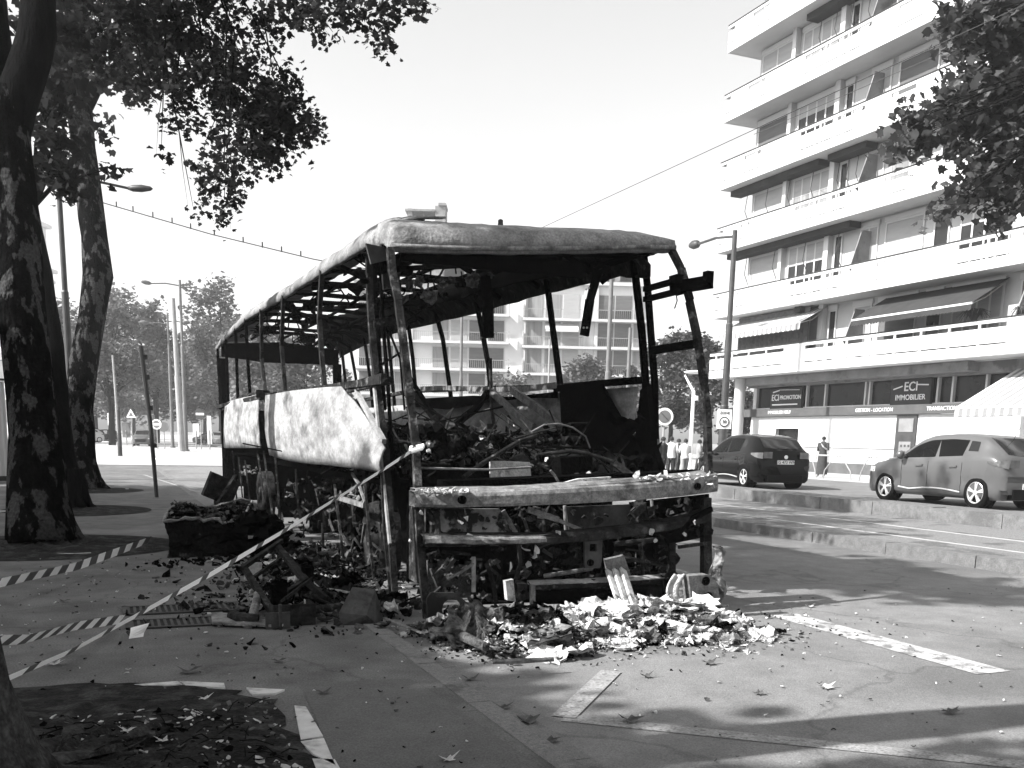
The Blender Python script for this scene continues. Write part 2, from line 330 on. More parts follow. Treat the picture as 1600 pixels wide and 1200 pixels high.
for x, y, s, lb in [(165, 797, .5, 'pale edging stone behind the middle trunk'), (185, 765, .5, 'pale edging stone beside the far trunk'), (50, 868, 1.3, 'long pale edge stone before the big left trunk'), (10, 800, .5, 'pale edging stone left of the big trunk')]:
    p = atZ(x, y, 0); mb = MB(); mb.box((p[0] - s / 2, p[1] - .07, -.05), (p[0] + s / 2, p[1] + .07, .022)); tag(mb.build('edging_stone', STONE, org=(p[0], p[1], 0)), lb, 'edging stone', 'edging stones round the far tree pits')
# drain grates
def grate(px, py, w_, d_, label):
    p = atZ(px, py, 0); r = empty('drain_grate', (p[0], p[1], 0), label, 'drain grate', 'iron drain grates in the pavement')
    mb = MB(); mb.box((p[0], p[1], .002), (p[0] + w_, p[1] + d_, .006)); mb.build('well', mat('grate_well', .012, .02), r)
    mb = MB()
    for a0, a1, b0, b1 in ((0, .05, 0, d_), (w_ - .05, w_, 0, d_), (0, w_, 0, .03), (0, w_, d_ - .03, d_)): mb.box((p[0] + a0, p[1] + b0, .0065), (p[0] + a1, p[1] + b1, .016))
    mb.build('frame', IRON, r)
    mb = MB(); n = int(w_ / .048)
    for i in range(1, n): mb.box((p[0] + i * w_ / n - .011, p[1] + .03, .0065), (p[0] + i * w_ / n + .011, p[1] + d_ - .03, .013))
    mb.build('bars', IRON, r)
grate(197, 985, .93, .36, 'near half of the iron grate under the tape'); grate(192, 963, .98, .40, 'far half of the iron grate under the tape')
# small ground litter (uncountable) and some single dry leaves
def litter(n, x0, x1, y0, y1, z, s0, s1, mats, name, label, gauss=None):
    mb = MB()
    for i in range(n):
        if gauss: x = random.gauss(gauss[0], gauss[2]); y = random.gauss(gauss[1], gauss[3])
        else: x = random.uniform(x0, x1); y = random.uniform(y0, y1)
        zz = z(x) if callable(z) else z
        sheet_chunk(mb, (x, y, zz + .012), random.uniform(s0, s1) * random.choice((.6, 1, 1)), .25, random.randrange(len(mats)), .004)
    return tag(mb.build(name, mats), label, None, None, 'stuff')
gz = lambda x: 0. if x < 1.86 else (.0 if x < 2.0 else -.04)
tag(litter(1000, -3, 1.8, 3, 14, gz, .006, .022, [LITTER, ASH, CHAR], 'pavement_litter', 'scraps and leaf bits scattered over the pavement'), None, 'litter')
tag(litter(200, 2.2, 9.5, 2.5, 8, gz, .006, .022, [LITTER, ASH, ASHG], 'road_litter', 'pale scraps scattered over the road'), None, 'litter')
tag(litter(1100, -1.2, .75, 3.2, 5.25, .045, .006, .035, [LITTER, ASH, CHAR, LITTER], 'soil_litter', 'twigs and dry leaves lying on the soil'), None, 'litter')
mb = MB()
for i in range(170):
    a0 = random.uniform(0, 6.28); p = Vector((random.uniform(-1.2, .7), random.uniform(3.2, 5.1), .06)); L = random.uniform(.05, .2); q = p + Vector((math.cos(a0) * L, math.sin(a0) * L, random.uniform(-.01, .03))); mb.tube([p, (p + q) / 2 + Vector((0, 0, .015)), q], .003, 4)
tag(mb.build('twigs', BARKD), 'thin twigs on the soil of the nearest pit', 'twigs', None, 'stuff')
leaves_px = [(1185, 1076, .05, 'small curled dry leaf on the sunlit road'), (985, 1118, .08, 'large crumpled dry leaf by the faded line'), (1108, 1030, .07, 'dry leaf at the tip of the ash heap'), (1485, 1105, .07, 'dry leaf in the shade at the right'), (735, 1055, .06, 'dark leaf in the gutter near the debris'), (785, 1098, .07, 'dark leaf lying in the gutter'), (825, 1120, .08, 'curled leaf in the gutter middle'), (858, 1150, .07, 'torn leaf in the gutter'), (1265, 943, .05, 'dark scrap of leaf on the bold white line'), (85, 1040, .07, 'pale leaf on the pavement left of the tape'), (295, 1052, .08, 'dark long leaf near the pit edge'), (435, 1035, .05, 'small dark leaf on open pavement'), (100, 941, .05, 'lone dark leaf left of the grate'), (215, 893, .05, 'dark leaf behind the grate'), (1290, 1067, .07, 'pale curled leaf on the lit road'), (200, 1160, .045, 'white folded leaf on the soil'), (255, 1176, .045, 'pale leaf at the bottom of the pit'), (320, 1108, .045, 'bleached leaf in the middle of the soil'), (1010, 975 + 75, .05, 'small dark leaf by the bay tick'), (505, 1085, .05, 'small leaf on the smooth patch'), (700, 1190, .05, 'pale scrap on the smooth patch')]
for x, y, s, lb in leaves_px:
    p = atZ(x, y, 0); z = gz(p[0]) + (.05 if y > 1100 and x < 430 else 0); mb = MB()
    n = 12; ring = []
    for i in range(n):
        t = 6.283 * i / n; q = s * (1 if i % 2 == 0 else .55) * (1.15 if i == 0 else 1) * random.uniform(.85, 1.1); ring.append((math.cos(t) * q, math.sin(t) * q * .8, abs(math.cos(t)) * q * random.uniform(.2, .7)))
    vs = [(p[0] + a_, p[1] + b_, z + .01 + c_) for a_, b_, c_ in ring] + [(p[0], p[1], z + .012)]
    mb.add(vs, [(i, (i + 1) % n, n) for i in range(n)]); mb.tube([vs[n], (vs[n][0] - s * .7, vs[n][1] - s * .8, z + .02)], .002, 4)
    tag(mb.build('dry_leaf', ASH if ('white' in lb or 'pale' in lb or 'bleach' in lb) else LITTER, org=(p[0], p[1], z)), lb, 'leaf', 'single dry leaves on the ground')

# ---------------------------------------------------------------- TREES
LEAFSHAPE = np.array([(0, -.45), (.22, -.38), (.5, -.22), (.34, -.02), (.48, .22), (.2, .2), (0, .55), (-.2, .2), (-.48, .22), (-.34, -.02), (-.5, -.22), (-.22, -.38)])
LEAFSMALL = np.array([(0, -.5), (.42, -.1), (.2, .45), (-.2, .45), (-.42, -.1)])
def leaf_mesh(name, P, size, m, parent, shape=LEAFSHAPE, flat=.55):
    N = len(P); K = len(shape)
    nrm = np.random.normal(size=(N, 3)); nrm[:, 2] = np.abs(nrm[:, 2]) + flat; nrm /= np.linalg.norm(nrm, axis=1)[:, None]
    t = np.random.normal(size=(N, 3)); a = np.cross(nrm, t); a /= np.linalg.norm(a, axis=1)[:, None]; b = np.cross(nrm, a)
    s = size * np.random.uniform(.6, 1.25, (N, 1, 1))
    V = P[:, None, :] + s * (shape[None, :, 0, None] * a[:, None, :] + shape[None, :, 1, None] * b[:, None, :]) - s * (np.abs(shape[None, :, 0, None]) * .35) * nrm[:, None, :]
    o_ = np.array(worldloc(parent)) if parent else np.zeros(3)
    me = bpy.data.meshes.new(name); me.vertices.add(N * K); me.vertices.foreach_set('co', (V.reshape(-1, 3) - o_).ravel())
    me.loops.add(N * K); me.loops.foreach_set('vertex_index', np.arange(N * K)); me.polygons.add(N); me.polygons.foreach_set('loop_start', np.arange(0, N * K, K))
    me.update(calc_edges=True); me.validate(); me.materials.append(m)
    o = bpy.data.objects.new(name, me); COL.objects.link(o)
    if parent: o.parent = parent; o.location = (0, 0, 0)
    return o
def clump_points(blobs, per=26, sig=.17):
    out = []
    for c, r, n in blobs:
        k = max(1, n // per)
        u = np.random.normal(size=(k, 3)); u /= np.linalg.norm(u, axis=1)[:, None]; q = np.random.uniform(0, 1, (k, 1)) ** (1 / 2.4)
        cc = np.array(c) + u * q * np.array(r)
        pts = cc[np.random.randint(0, k, n)] + np.random.normal(size=(n, 3)) * sig
        out.append(pts)
    return np.concatenate(out)
def trunk(mb, pts, rs, n=14, rough=.05):
    # densify and roughen
    P = [Vector(p) for p in pts]; Q = []; R = []
    for i in range(len(P) - 1):
        m = max(2, int((P[i + 1] - P[i]).length / .45))
        for j in range(m):
            t = j / m; t2 = t * t * (3 - 2 * t); Q.append(P[i].lerp(P[i + 1], t)); R.append((rs[i] * (1 - t2) + rs[i + 1] * t2) * random.uniform(1 - rough, 1 + rough))
    Q.append(P[-1]); R.append(rs[-1]); k0 = len(mb.v); mb.tube([q + Vector((random.uniform(-1, 1), random.uniform(-1, 1), 0)) * rough * r * .6 for q, r in zip(Q, R)], R, n)
    for i in range(k0, len(mb.v)):
        v = mb.v[i]; s = rough * R[0] * .35; mb.v[i] = (v[0] + random.uniform(-s, s), v[1] + random.uniform(-s, s), v[2])
def flare(mb, x, y, r, n=7, h=.5, spread=1.9):
    for i in range(n):
        t = 6.283 * i / n + random.uniform(-.3, .3); d = Vector((math.cos(t), math.sin(t), 0)); c = Vector((x, y, 0)); q = r * spread * random.uniform(.8, 1.15)
        mb.tube([c + d * r * .55 + Vector((0, 0, h * 1.5)), c + d * r * .85 + Vector((0, 0, h * .55)), c + d * r * 1.25 + Vector((0, 0, h * .12)), c + d * q + Vector((0, 0, -.06))], [r * .36, r * .36, r * .28, r * .12], 8)
def branches(mb, base, blobs, r0=.09, k=3):
    base = Vector(base)
    for c, r, n in blobs:
        c = Vector(c); mid = base.lerp(c, .5) + Vector((random.uniform(-.5, .5), random.uniform(-.5, .5), random.uniform(0, .6)))
        mb.tube([base, base.lerp(mid, .5) + Vector((0, 0, .1)), mid, mid.lerp(c, .6), c], [r0, r0 * .8, r0 * .6, r0 * .4, r0 * .15], 7)
        for j in range(k):
            e = c + Vector((random.gauss(0, r[0] * .6), random.gauss(0, r[1] * .6), random.gauss(0, r[2] * .6))); mb.tube([mid.lerp(c, .5), mid.lerp(e, .75) + Vector((0, 0, .05)), e], [r0 * .35, r0 * .2, r0 * .06], 5)
def pxblobs(lst, scale=1.):
    out = []
    for x, y, rx, ry, dep, n in lst:
        p = atD(x, y, dep); s = dep / FPX; out.append((tuple(p), (rx * s, max(.35, rx * s * .9), ry * s), int(n * scale)))
    return out
# --- big left plane tree (trunk at the left edge)
t1 = empty('plane_tree', (-.81, 14, 0), 'thick mottled plane tree trunk standing at the left edge of the frame', 'tree', 'plane trees along the pavement')
mb = MB(); tp = [atD(x, y, 12.5) for x, y in [(66, 850), (60, 780), (54, 680), (42, 560), (30, 430), (22, 300), (12, 215), (6, 150)]]
trunk(mb, tp, [.46, .37, .31, .28, .29, .28, .28, .32], 18, .04); flare(mb, -.78, 14., .34)
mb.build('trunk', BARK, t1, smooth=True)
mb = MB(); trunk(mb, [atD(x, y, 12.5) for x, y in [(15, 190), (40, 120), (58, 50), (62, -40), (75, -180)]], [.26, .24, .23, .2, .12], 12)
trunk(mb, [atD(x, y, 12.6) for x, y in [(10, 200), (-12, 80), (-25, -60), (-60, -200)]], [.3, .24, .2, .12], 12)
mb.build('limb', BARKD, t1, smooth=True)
crown1 = pxblobs([(200, 40, 95, 60, 13, 1500), (330, 30, 110, 60, 13, 2300), (300, 115, 90, 55, 13, 1500), (395, 140, 75, 65, 13, 2000), (440, 190, 55, 40, 13, 1100), (385, 225, 65, 45, 13, 1100), (350, 285, 42, 45, 12.6, 520), (348, 345, 16, 20, 12.6, 90), (302, 325, 12, 8, 12.6, 35), (425, 240, 40, 22, 13, 260), (488, 205, 22, 34, 13, 190), (270, 170, 40, 40, 13, 260), (252, 235, 10, 12, 13, 30), (140, 95, 40, 45, 14, 380), (225, 125, 40, 35, 14, 380), (470, 20, 60, 26, 12, 420), (560, 12, 70, 24, 11.5, 420), (600, 65, 16, 28, 11.5, 110), (650, 12, 34, 20, 11.5, 160), (520, 50, 26, 16, 12, 80), (190, -60, 200, 70, 13, 1200), (430, -50, 170, 55, 12.5, 1300)], .62)
mb = MB(); branches(mb, atD(290, -110, 12.8), crown1, .02, 1); mb.build('branches', BARKD, t1)
leaf_mesh('crown', clump_points(crown1, 14, .08), .086, LEAF, t1)
top1 = [((-2.5, 16, 11.5), (2.5, 2.5, 1.5), 1200), ((1, 18, 11.8), (2.5, 2.5, 1.4), 1000)]
leaf_mesh('upper_crown', clump_points(top1, 30, .3), .24, LEAF, t1)
# --- middle, mostly hidden trunk
t2 = empty('plane_tree', (-.53, 20.2, 0), 'dark slim plane trunk half hidden behind the thick left trunk', 'tree', 'plane trees along the pavement')
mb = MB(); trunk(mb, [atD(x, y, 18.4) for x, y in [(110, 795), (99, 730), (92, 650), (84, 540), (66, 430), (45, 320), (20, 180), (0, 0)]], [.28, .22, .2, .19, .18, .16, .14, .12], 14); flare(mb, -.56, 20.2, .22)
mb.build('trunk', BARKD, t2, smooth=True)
mb = MB(); c2 = pxblobs([(88, 140, 25, 40, 18, 170), (85, 235, 22, 45, 18, 260), (98, 290, 22, 22, 18, 190), (70, 170, 20, 30, 18, 90), (165, 265, 10, 9, 18, 24), (60, 20, 60, 60, 18, 300)]); branches(mb, atD(55, 320, 18.4), c2, .05, 1); mb.build('branches', BARKD, t2)
leaf_mesh('crown', clump_points(c2, 22, .14), .19, LEAF, t2)
# --- curved far trunk
t3 = empty('plane_tree', (-.55, 26.6, 0), 'curving forked plane trunk right of the thick trunk', 'tree', 'plane trees along the pavement')
mb = MB(); trunk(mb, [atD(x, y, 24.4) for x, y in [(128, 765), (126, 700), (124, 640), (130, 570), (143, 500), (153, 430), (147, 370), (140, 310), (130, 230), (122, 150)]], [.42, .36, .33, .34, .32, .36, .32, .31, .29, .32], 16, .035); flare(mb, -.55, 26.6, .4)
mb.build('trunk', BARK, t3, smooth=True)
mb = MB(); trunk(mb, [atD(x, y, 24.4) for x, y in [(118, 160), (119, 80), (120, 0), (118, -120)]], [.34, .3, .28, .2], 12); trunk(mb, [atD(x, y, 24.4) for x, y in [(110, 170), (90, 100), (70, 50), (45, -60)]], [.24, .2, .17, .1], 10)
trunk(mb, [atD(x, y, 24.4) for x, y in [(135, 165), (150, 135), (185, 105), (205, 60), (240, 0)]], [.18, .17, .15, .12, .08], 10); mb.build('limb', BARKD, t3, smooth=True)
c3 = pxblobs([(160, 45, 60, 50, 24, 420), (230, 60, 55, 50, 24, 420), (190, 130, 35, 30, 24, 240), (100, -40, 90, 60, 24, 700), (145, 200, 10, 25, 24, 40), (90, 60, 30, 50, 24, 300)])
mb = MB(); branches(mb, atD(119, 60, 24.4), c3, .07, 2); mb.build('branches', BARKD, t3); leaf_mesh('crown', clump_points(c3, 24, .2), .21, LEAF, t3)
# --- nearest tree: its foot shows at the lower left corner
t0 = empty('plane_tree', (-.66, 4.12, 0), 'root flare of the nearest plane tree in the lower left corner', 'tree', 'plane trees along the pavement')
mb = MB(); bx, by = -.66, 4.12; trunk(mb, [(bx, by, -.05), (bx, by, .28), (bx - .02, by, .75), (bx - .04, by, 2), (bx - .08, by - .1, 4.5), (bx, by - .4, 6)], [.48, .34, .26, .24, .22, .2], 18, .07)
for tt, L, rr in ((.25, .95, .13), (.62, 1.0, .14), (-.75, .8, .12), (1.0, 1.05, .16), (1.35, .8, .13), (1.8, .8, .12), (-1.6, .7, .1), (2.6, .5, .1)):
    d = Vector((math.cos(tt), math.sin(tt), 0)); c = Vector((bx, by, 0))
    mb.tube([c + d * .12 + Vector((0, 0, .5)), c + d * .24 + Vector((0, 0, .2)), c + d * .42 + Vector((0, 0, .03)), c + d * .42 + (d * (L - .42) + Vector((random.uniform(-.1, .1), random.uniform(-.1, .1), 0))) * .6 + Vector((0, 0, .0)), c + d * L + Vector((random.uniform(-.1, .1), 0, -.05))], [.12, rr, rr * .75, rr * .45, rr * .2], 12)
mb.build('trunk', mat('root_bark', .02, .06, 9, .95, bump=1., bscale=20, grain=.4, gscale=50, c=.008, scale2=5, lo2=.5, hi2=.66, spec=.1), t0, smooth=True)
c0 = [((-6.2, 2.3, 8.9), (2.2, 1.1, 1.4), 2600), ((-3.4, 2.2, 10.2), (1.8, .8, 1.0), 1500), ((-4.8, 1.3, 6.6), (2.4, 2.4, 1.8), 3600), ((-3.6, -.6, 5.4), (2, 2, 1.4), 1800), ((-3.5, .5, 9.3), (3.2, 2.4, 2.6), 3200), ((-1.5, -2, 8.6), (3.2, 3, 2.4), 2600), ((-6.5, 1.0, 8), (3, 2.3, 3), 2400), ((-4, -3, 9), (3.5, 3, 2.6), 2200)]  # unseen crown clumps placed so their shade darkens the near road
mb = MB(); branches(mb, (bx, by - .4, 5.8), c0, .1, 2); mb.build('branches', BARKD, t0); leaf_mesh('crown', clump_points(c0, 34, .3), .3, LEAF, t0)
# --- row of unseen trees added beyond the left edge to shade the pavement
shade_lbl = ['unseen plane tree added for shade beside the near pavement', 'unseen plane tree added for shade level with the grate', 'unseen plane tree added for shade level with the thick trunk', 'unseen plane tree added for shade level with the curved trunk', 'last unseen plane tree added for shade', 'unseen plane tree added for shade behind the camera']
for i, yy in enumerate((2.5, 8, 13.5, 19, 24.5, -3.5)):
    t = empty('plane_tree', (-8.6, yy, 0), shade_lbl[i], 'tree', 'unseen plane trees added for shade'); mb = MB(); trunk(mb, [(-8.6, yy, -.05), (-8.6, yy, 2), (-8.5, yy + .1, 5)], [.4, .3, .22], 12); mb.build('trunk', BARKD, t, smooth=True)
    cs = [((-8.4, yy, 6.0), (1.9, 3.6, 2.3), 3600), ((-8.3, yy + 2.2, 7.3), (1.3, 2.2, 1.0), 1500), ((-8.3, yy - .6, 7.3), (1.3, 2.4, 1.0), 1500), ((-6.2, yy + .4, 4.3), (1.6, 3.4, 1.4), 2200), ((-10.5, yy, 7.6), (1.5, 3.4, 2.0), 2600)]
    if i == 1: cs += [((-4.2, 9.6, 10.3), (.6, 2.4, .6), 1500)]  # extra leaf clump, added to darken the ground beside the coach
    mb = MB(); branches(mb, (-8.5, yy, 4.6), cs, .08, 0); mb.build('branches', BARKD, t); leaf_mesh('crown', clump_points(cs, 40, .32), .33, LEAF, t, LEAFSMALL, 1.0)
# --- crown reaching in from the right
tr = empty('plane_tree', (15.4, 8.2, .4), 'plane tree whose sunlit leaves reach in at the top right', 'tree', 'plane trees along the pavement')
mb = MB(); trunk(mb, [(15.4, 8.2, .38), (15.5, 8.5, 3), (16.2, 9.2, 6), (16.8, 9.8, 8.5)], [.34, .28, .24, .18], 14); mb.build('trunk', BARK, tr, smooth=True)
cr_ = pxblobs([(1550, 50, 65, 65, 20, 1500), (1580, 140, 50, 60, 20, 1000), (1520, 150, 50, 45, 20, 700), (1500, 180, 45, 34, 20, 560), (1440, 208, 34, 22, 20, 300), (1402, 230, 12, 14, 20, 50), (1420, 190, 24, 10, 20, 70), (1570, 235, 45, 45, 20, 700), (1545, 290, 40, 30, 20, 420), (1565, 330, 26, 22, 20, 200), (1482, 328, 24, 12, 20, 100), (1510, 300, 20, 14, 20, 60), (1500, 30, 26, 36, 20, 260), (1465, 160, 20, 12, 20, 70), (1620, 100, 60, 120, 20, 1500), (1630, 270, 50, 60, 20, 700), (1560, -60, 80, 60, 20, 900), (1495, 240, 28, 20, 20, 150)], .72)
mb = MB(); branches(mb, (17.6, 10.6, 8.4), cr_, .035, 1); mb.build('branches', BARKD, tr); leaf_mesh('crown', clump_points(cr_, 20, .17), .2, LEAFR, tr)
# --- distant trees
def far_tree(px, base_y, dep, top_y, wpx, label, n=2600, m=None, group='distant trees down the street', trunkfrac=.25, leaf=None):
    b = atD(px, base_y, dep); gz_ = -.1; top = atD(px, top_y, dep)[2]; H = top - gz_; r = wpx / 2 * dep / FPX
    t = empty('street_tree', (b[0], b[1], gz_), label, 'tree', group); mb = MB()
    trunk(mb, [(b[0], b[1], gz_), (b[0] + .1, b[1], gz_ + H * .25), (b[0] - .1, b[1], gz_ + H * .6)], [H * .022, H * .017, H * .01], 8); mb.build('trunk', BARKD, t, smooth=True)
    bl = []; n = int(n * 1.7)
    for k in range(13):
        a0 = random.uniform(0, 6.28); q = random.uniform(.2, .7) * r; hz = gz_ + H * random.uniform(.34, .86); f = 1 - abs((hz - gz_) / H - .55) * 1.1; bl.append(((b[0] + math.cos(a0) * q * f, b[1] + math.sin(a0) * q * f, hz), (r * .42, r * .42, H * .13), n // 13))
    bl.append(((b[0], b[1], gz_ + H * .88), (r * .3, r * .3, H * .1), n // 12))
    mb = MB(); branches(mb, (b[0], b[1], gz_ + H * .3), bl, H * .008, 1); mb.build('branches', BARKD, t)
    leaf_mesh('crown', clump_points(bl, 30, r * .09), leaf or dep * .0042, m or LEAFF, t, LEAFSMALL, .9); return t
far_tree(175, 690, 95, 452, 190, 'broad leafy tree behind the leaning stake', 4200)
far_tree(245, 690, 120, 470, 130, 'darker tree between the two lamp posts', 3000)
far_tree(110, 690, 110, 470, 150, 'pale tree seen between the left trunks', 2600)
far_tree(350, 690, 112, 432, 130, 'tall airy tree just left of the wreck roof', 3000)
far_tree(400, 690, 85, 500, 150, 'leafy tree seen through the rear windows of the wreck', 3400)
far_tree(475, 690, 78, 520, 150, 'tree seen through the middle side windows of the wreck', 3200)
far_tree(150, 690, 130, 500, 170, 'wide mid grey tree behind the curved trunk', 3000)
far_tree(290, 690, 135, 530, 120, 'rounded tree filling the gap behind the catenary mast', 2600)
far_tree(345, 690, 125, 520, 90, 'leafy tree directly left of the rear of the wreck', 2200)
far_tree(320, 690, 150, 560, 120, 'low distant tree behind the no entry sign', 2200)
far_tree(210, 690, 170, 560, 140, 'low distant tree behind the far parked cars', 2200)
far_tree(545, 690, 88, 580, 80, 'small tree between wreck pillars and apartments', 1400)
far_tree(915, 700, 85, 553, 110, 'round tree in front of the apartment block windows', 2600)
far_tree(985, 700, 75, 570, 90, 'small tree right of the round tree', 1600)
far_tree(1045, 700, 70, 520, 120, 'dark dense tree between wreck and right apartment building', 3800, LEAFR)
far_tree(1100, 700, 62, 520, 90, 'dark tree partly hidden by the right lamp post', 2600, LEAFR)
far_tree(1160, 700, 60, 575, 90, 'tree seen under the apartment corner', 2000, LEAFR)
far_tree(790, 700, 95, 588, 150, 'low tree before the apartment block behind the wreck', 2000)

# ---------------------------------------------------------------- RIGHT APARTMENT BUILDING
XB, XW = 29.0, 30.35; Y0, Y1 = 8.0, 43.1
ab = empty('apartment_building', (30, 28, 0), 'white apartment building with long wraparound balconies at the right', 'building')
SB = [4.78, 7.75, 10.92, 13.92, 17.05, 20.22, 23.3]; RL = [6.05, 8.95, 12.12, 15.22, 18.32, 21.46, 24.6]
mb = MB(); mb.box((XW, Y0, 4.75), (44, 42.2, 26.5)); mb.build('wall', WHITE2, ab)
for k, (zb, zr) in enumerate(zip(SB, RL)):
    mb = MB(); mb.box((XB + .08, Y0, zb), (XW - .003, Y1 - .08, zb + .2)); mb.box((XW, 42.203, zb), (36, Y1 - .08, zb + .2))
    bal = mb.build('balcony', WHITE, ab)
    mb = MB(); mb.box((XB, Y0, zb - .01), (XB + .077, Y1, zb + .36)); mb.box((XB + .08, Y1 - .077, zb - .01), (36, Y1, zb + .36))
    mb.box((XB, Y0, zb + .41), (XB + .07, Y1, zr - .33)); mb.box((XB + .073, Y1 - .07, zb + .41), (36, Y1, zr - .33))
    mb.box((XB, Y0, zr - .17), (XB + .07, Y1, zr - .05)); mb.box((XB + .073, Y1 - .07, zr - .17), (36, Y1, zr - .05))
    y = Y1 - .6; i = 0
    while y > Y0:
        mb.box((XB + .008, y, zb + .2), (XB + .068, y + .1, zr - .1))
        solid = (i % 7 in (0, 2, 3)) if k else (i % 9 in (4,))
        y2 = y - 1.35
        if solid: mb.box((XB + .01, y2 + .103, zr - .34), (XB + .06, y - .003, zr - .16)); mb.box((XB + .012, y2 + .103, zb + .34), (XB + .06, y - .003, zb + .43))
        y = y2; i += 1
    mb.box((30, Y1 - .068, zb + .2), (30.1, Y1 - .01, zr - .1)); mb.box((31.5, Y1 - .068, zb + .2), (31.6, Y1 - .01, zr - .1))
    mb.build('parapet', WHITE, bal)
    mb = MB(); mb.box((XB - .02, Y0, zr - .045), (XB + .1, Y1 + .02, zr)); mb.box((XB + .103, Y1 - .08, zr - .045), (36, Y1 + .02, zr)); mb.build('handrail', DRAIL, bal)
# bays
bays = [('shut', 39.7, 42.0, 0), ('fin', 39.25, 39.5, 0), ('win4', 36.5, 39.0, 0), ('fin', 36.0, 36.3, 0), ('slim', 35.35, 35.85, 0), ('screen', 33.2, 34.3, 0), ('shut', 30.7, 32.8, 0), ('slim', 29.4, 30.2, 0), ('win4', 26.6, 28.9, 0), ('screen', 25.2, 25.9, 0), ('shut', 22.4, 24.8, 0), ('win4', 19, 21.6, 0), ('shut', 15.5, 18.2, 0), ('win4', 11, 14, 0)]
for k in range(6):
    zf = SB[k] + .2; zc = SB[k + 1] - .002
    for j, (kd, a, b, _) in enumerate(bays):
        top = zc - .28
        if kd == 'fin':
            mb = MB(); mb.box((XW - .28, a, zf + .002), (XW - .003, b, zc)); mb.build('wall_pier', WHITE, ab); continue
        if kd == 'screen':
            mb = MB(); mb.prism([(XB + .25, b - .7, zf + .9), (XW - .1, b - .7, zf + .003), (XW - .1, b - .7, zc - .5), (XB + .75, b - .7, zc - .5)], (0, -.05, 0)); mb.build('balcony_screen', GREYW, ab)
            kd = 'shut'
        closed = (j * 5 + k * 3) % 4 != 0
        wn = MB(); F = .07
        wn.box((XW - .06, a, zf + .05), (XW - .002, a + F, top)); wn.box((XW - .06, b - F, zf + .05), (XW - .002, b, top)); wn.box((XW - .06, a + F + .002, top - F), (XW - .002, b - F - .002, top)); wn.box((XW - .09, a - .05, top + .003), (XW - .002, b + .05, top + .2))
        n = 4 if kd == 'win4' else (2 if kd == 'shut' else 1)
        if kd != 'slim' and not (kd == 'shut' and closed):
            for q in range(1, n): wn.box((XW - .055, a + (b - a) * q / n - .04, zf + .05), (XW - .003, a + (b - a) * q / n + .04, top - F - .002))
        wo_ = wn.build('window', FRAME, ab)
        pn = MB()
        if kd == 'shut' and closed:
            pn.box((XW - .03, a + F, zf + .05), (XW - .004, b - F, top - F)); pn.build('shutter', SHUT if (j + k) % 3 else SHUTG, wo_)
        elif kd == 'slim':
            pn.box((XW - .03, a + F, zf + .05), (XW - .004, b - F, top - F)); pn.build('pane', GLASS, wo_)
        else:
            lv = random.choice((.35, .6, 1.))
            pn.box((XW - .03, a + F, zf + .05), (XW - .004, b - F, top - F)); pn.build('pane', GLASS if (k + j) % 2 else GLASSP, wo_)
            sh = MB(); sh.box((XW - .045, a + F, top - F - (top - zf) * lv * .5), (XW - .032, b - F, top - F - .003)); sh.build('shutter', SHUT, wo_)
# folded dark awnings under two balconies
for k, a, b in ((3, 36.5, 43.0), (3, 33.6, 35.9), (2, 34.2, 43.0), (1, 37, 37.4), (5, 34, 38)):
    z = SB[k] - .004
    mb = MB(); mb.box((XW - .75, a, z - .26), (XW - .12, b, z)); r_ = mb.build('folded_awning', AWND, ab)
    mb = MB()
    for q in range(4):
        y = a + (b - a) * (q + .5) / 4; mb.tube([(XW - .3, y, z - .25), (XW - .5, y - .12, z - 1.1), (XW - .25, y - .2, z - 1.7)], .018, 5)
    mb.build('arm', POLED, r_)
# open awnings
def awning(name, a, b, z0, x0, z1, x1, striped, val, label, parent=None, dn=None):
    aw = empty(name, (x0, (a + b) / 2, z0), label, 'awning', 'awnings on the apartment building'); N = max(6, int((b - a) / .17)); mb = MB()
    for i in range(N):
        ya = a + (b - a) * i / N; yb = a + (b - a) * (i + 1) / N; mi = i % 2 if striped else 0
        mb.add([(x0, ya, z0), (x0, yb, z0), (x1, yb, z1), (x1, ya, z1), (x0, ya, z0 - .012), (x0, yb, z0 - .012), (x1, yb, z1 - .012), (x1, ya, z1 - .012)], [(0, 1, 2, 3), (7, 6, 5, 4)], mi)
    mb.build('cloth', [dn or AWNW, AWNG], aw)
    mb = MB()
    for i in range(N * 2):
        ya = a + (b - a) * i / (2 * N); yb = a + (b - a) * (i + 1) / (2 * N); s = .05 * (1 if i % 2 else .2)
        mb.add([(x1 - .02, ya, z1 - .06), (x1 - .02, yb, z1 - .06), (x1 - .04, yb, z1 - val - (.05 if i % 2 == 0 else 0)), (x1 - .04, ya, z1 - val - (.05 if i % 2 else 0))], [(0, 1, 2, 3), (3, 2, 1, 0)], (i // 2) % 2 if striped else 0)
    mb.build('valance', [dn or AWNW, AWNG], aw)
    mb = MB(); mb.beam((x1, a - .02, z1 - .03), (x1, b + .02, z1 - .03), .07, .07); mb.build('front_bar', FRAME, aw)
    mb = MB(); mb.tube([(x0, a + .1, z0 - .1), ((x0 + x1) / 2 + .2, a + .4, (z0 + z1) / 2 - .2), (x1, a + .1, z1 - .05)], .025, 5); mb.tube([(x0, b - .1, z0 - .1), ((x0 + x1) / 2 + .2, b - .4, (z0 + z1) / 2 - .2), (x1, b - .1, z1 - .05)], .025, 5); mb.build('arm', FRAME, aw); return aw
awning('striped_awning', 35.9, 42.3, 7.68, XW - .05, 6.9, 28.8, True, .3, 'striped awning on the first balcony by the building corner')
awning('dark_awning', 26.4, 32.4, 7.6, XW - .05, 6.62, 28.6, False, .24, 'big plain dark awning over the first balcony', dn=mat('grey_awning', .035, .045, 2, .9, spec=0.))
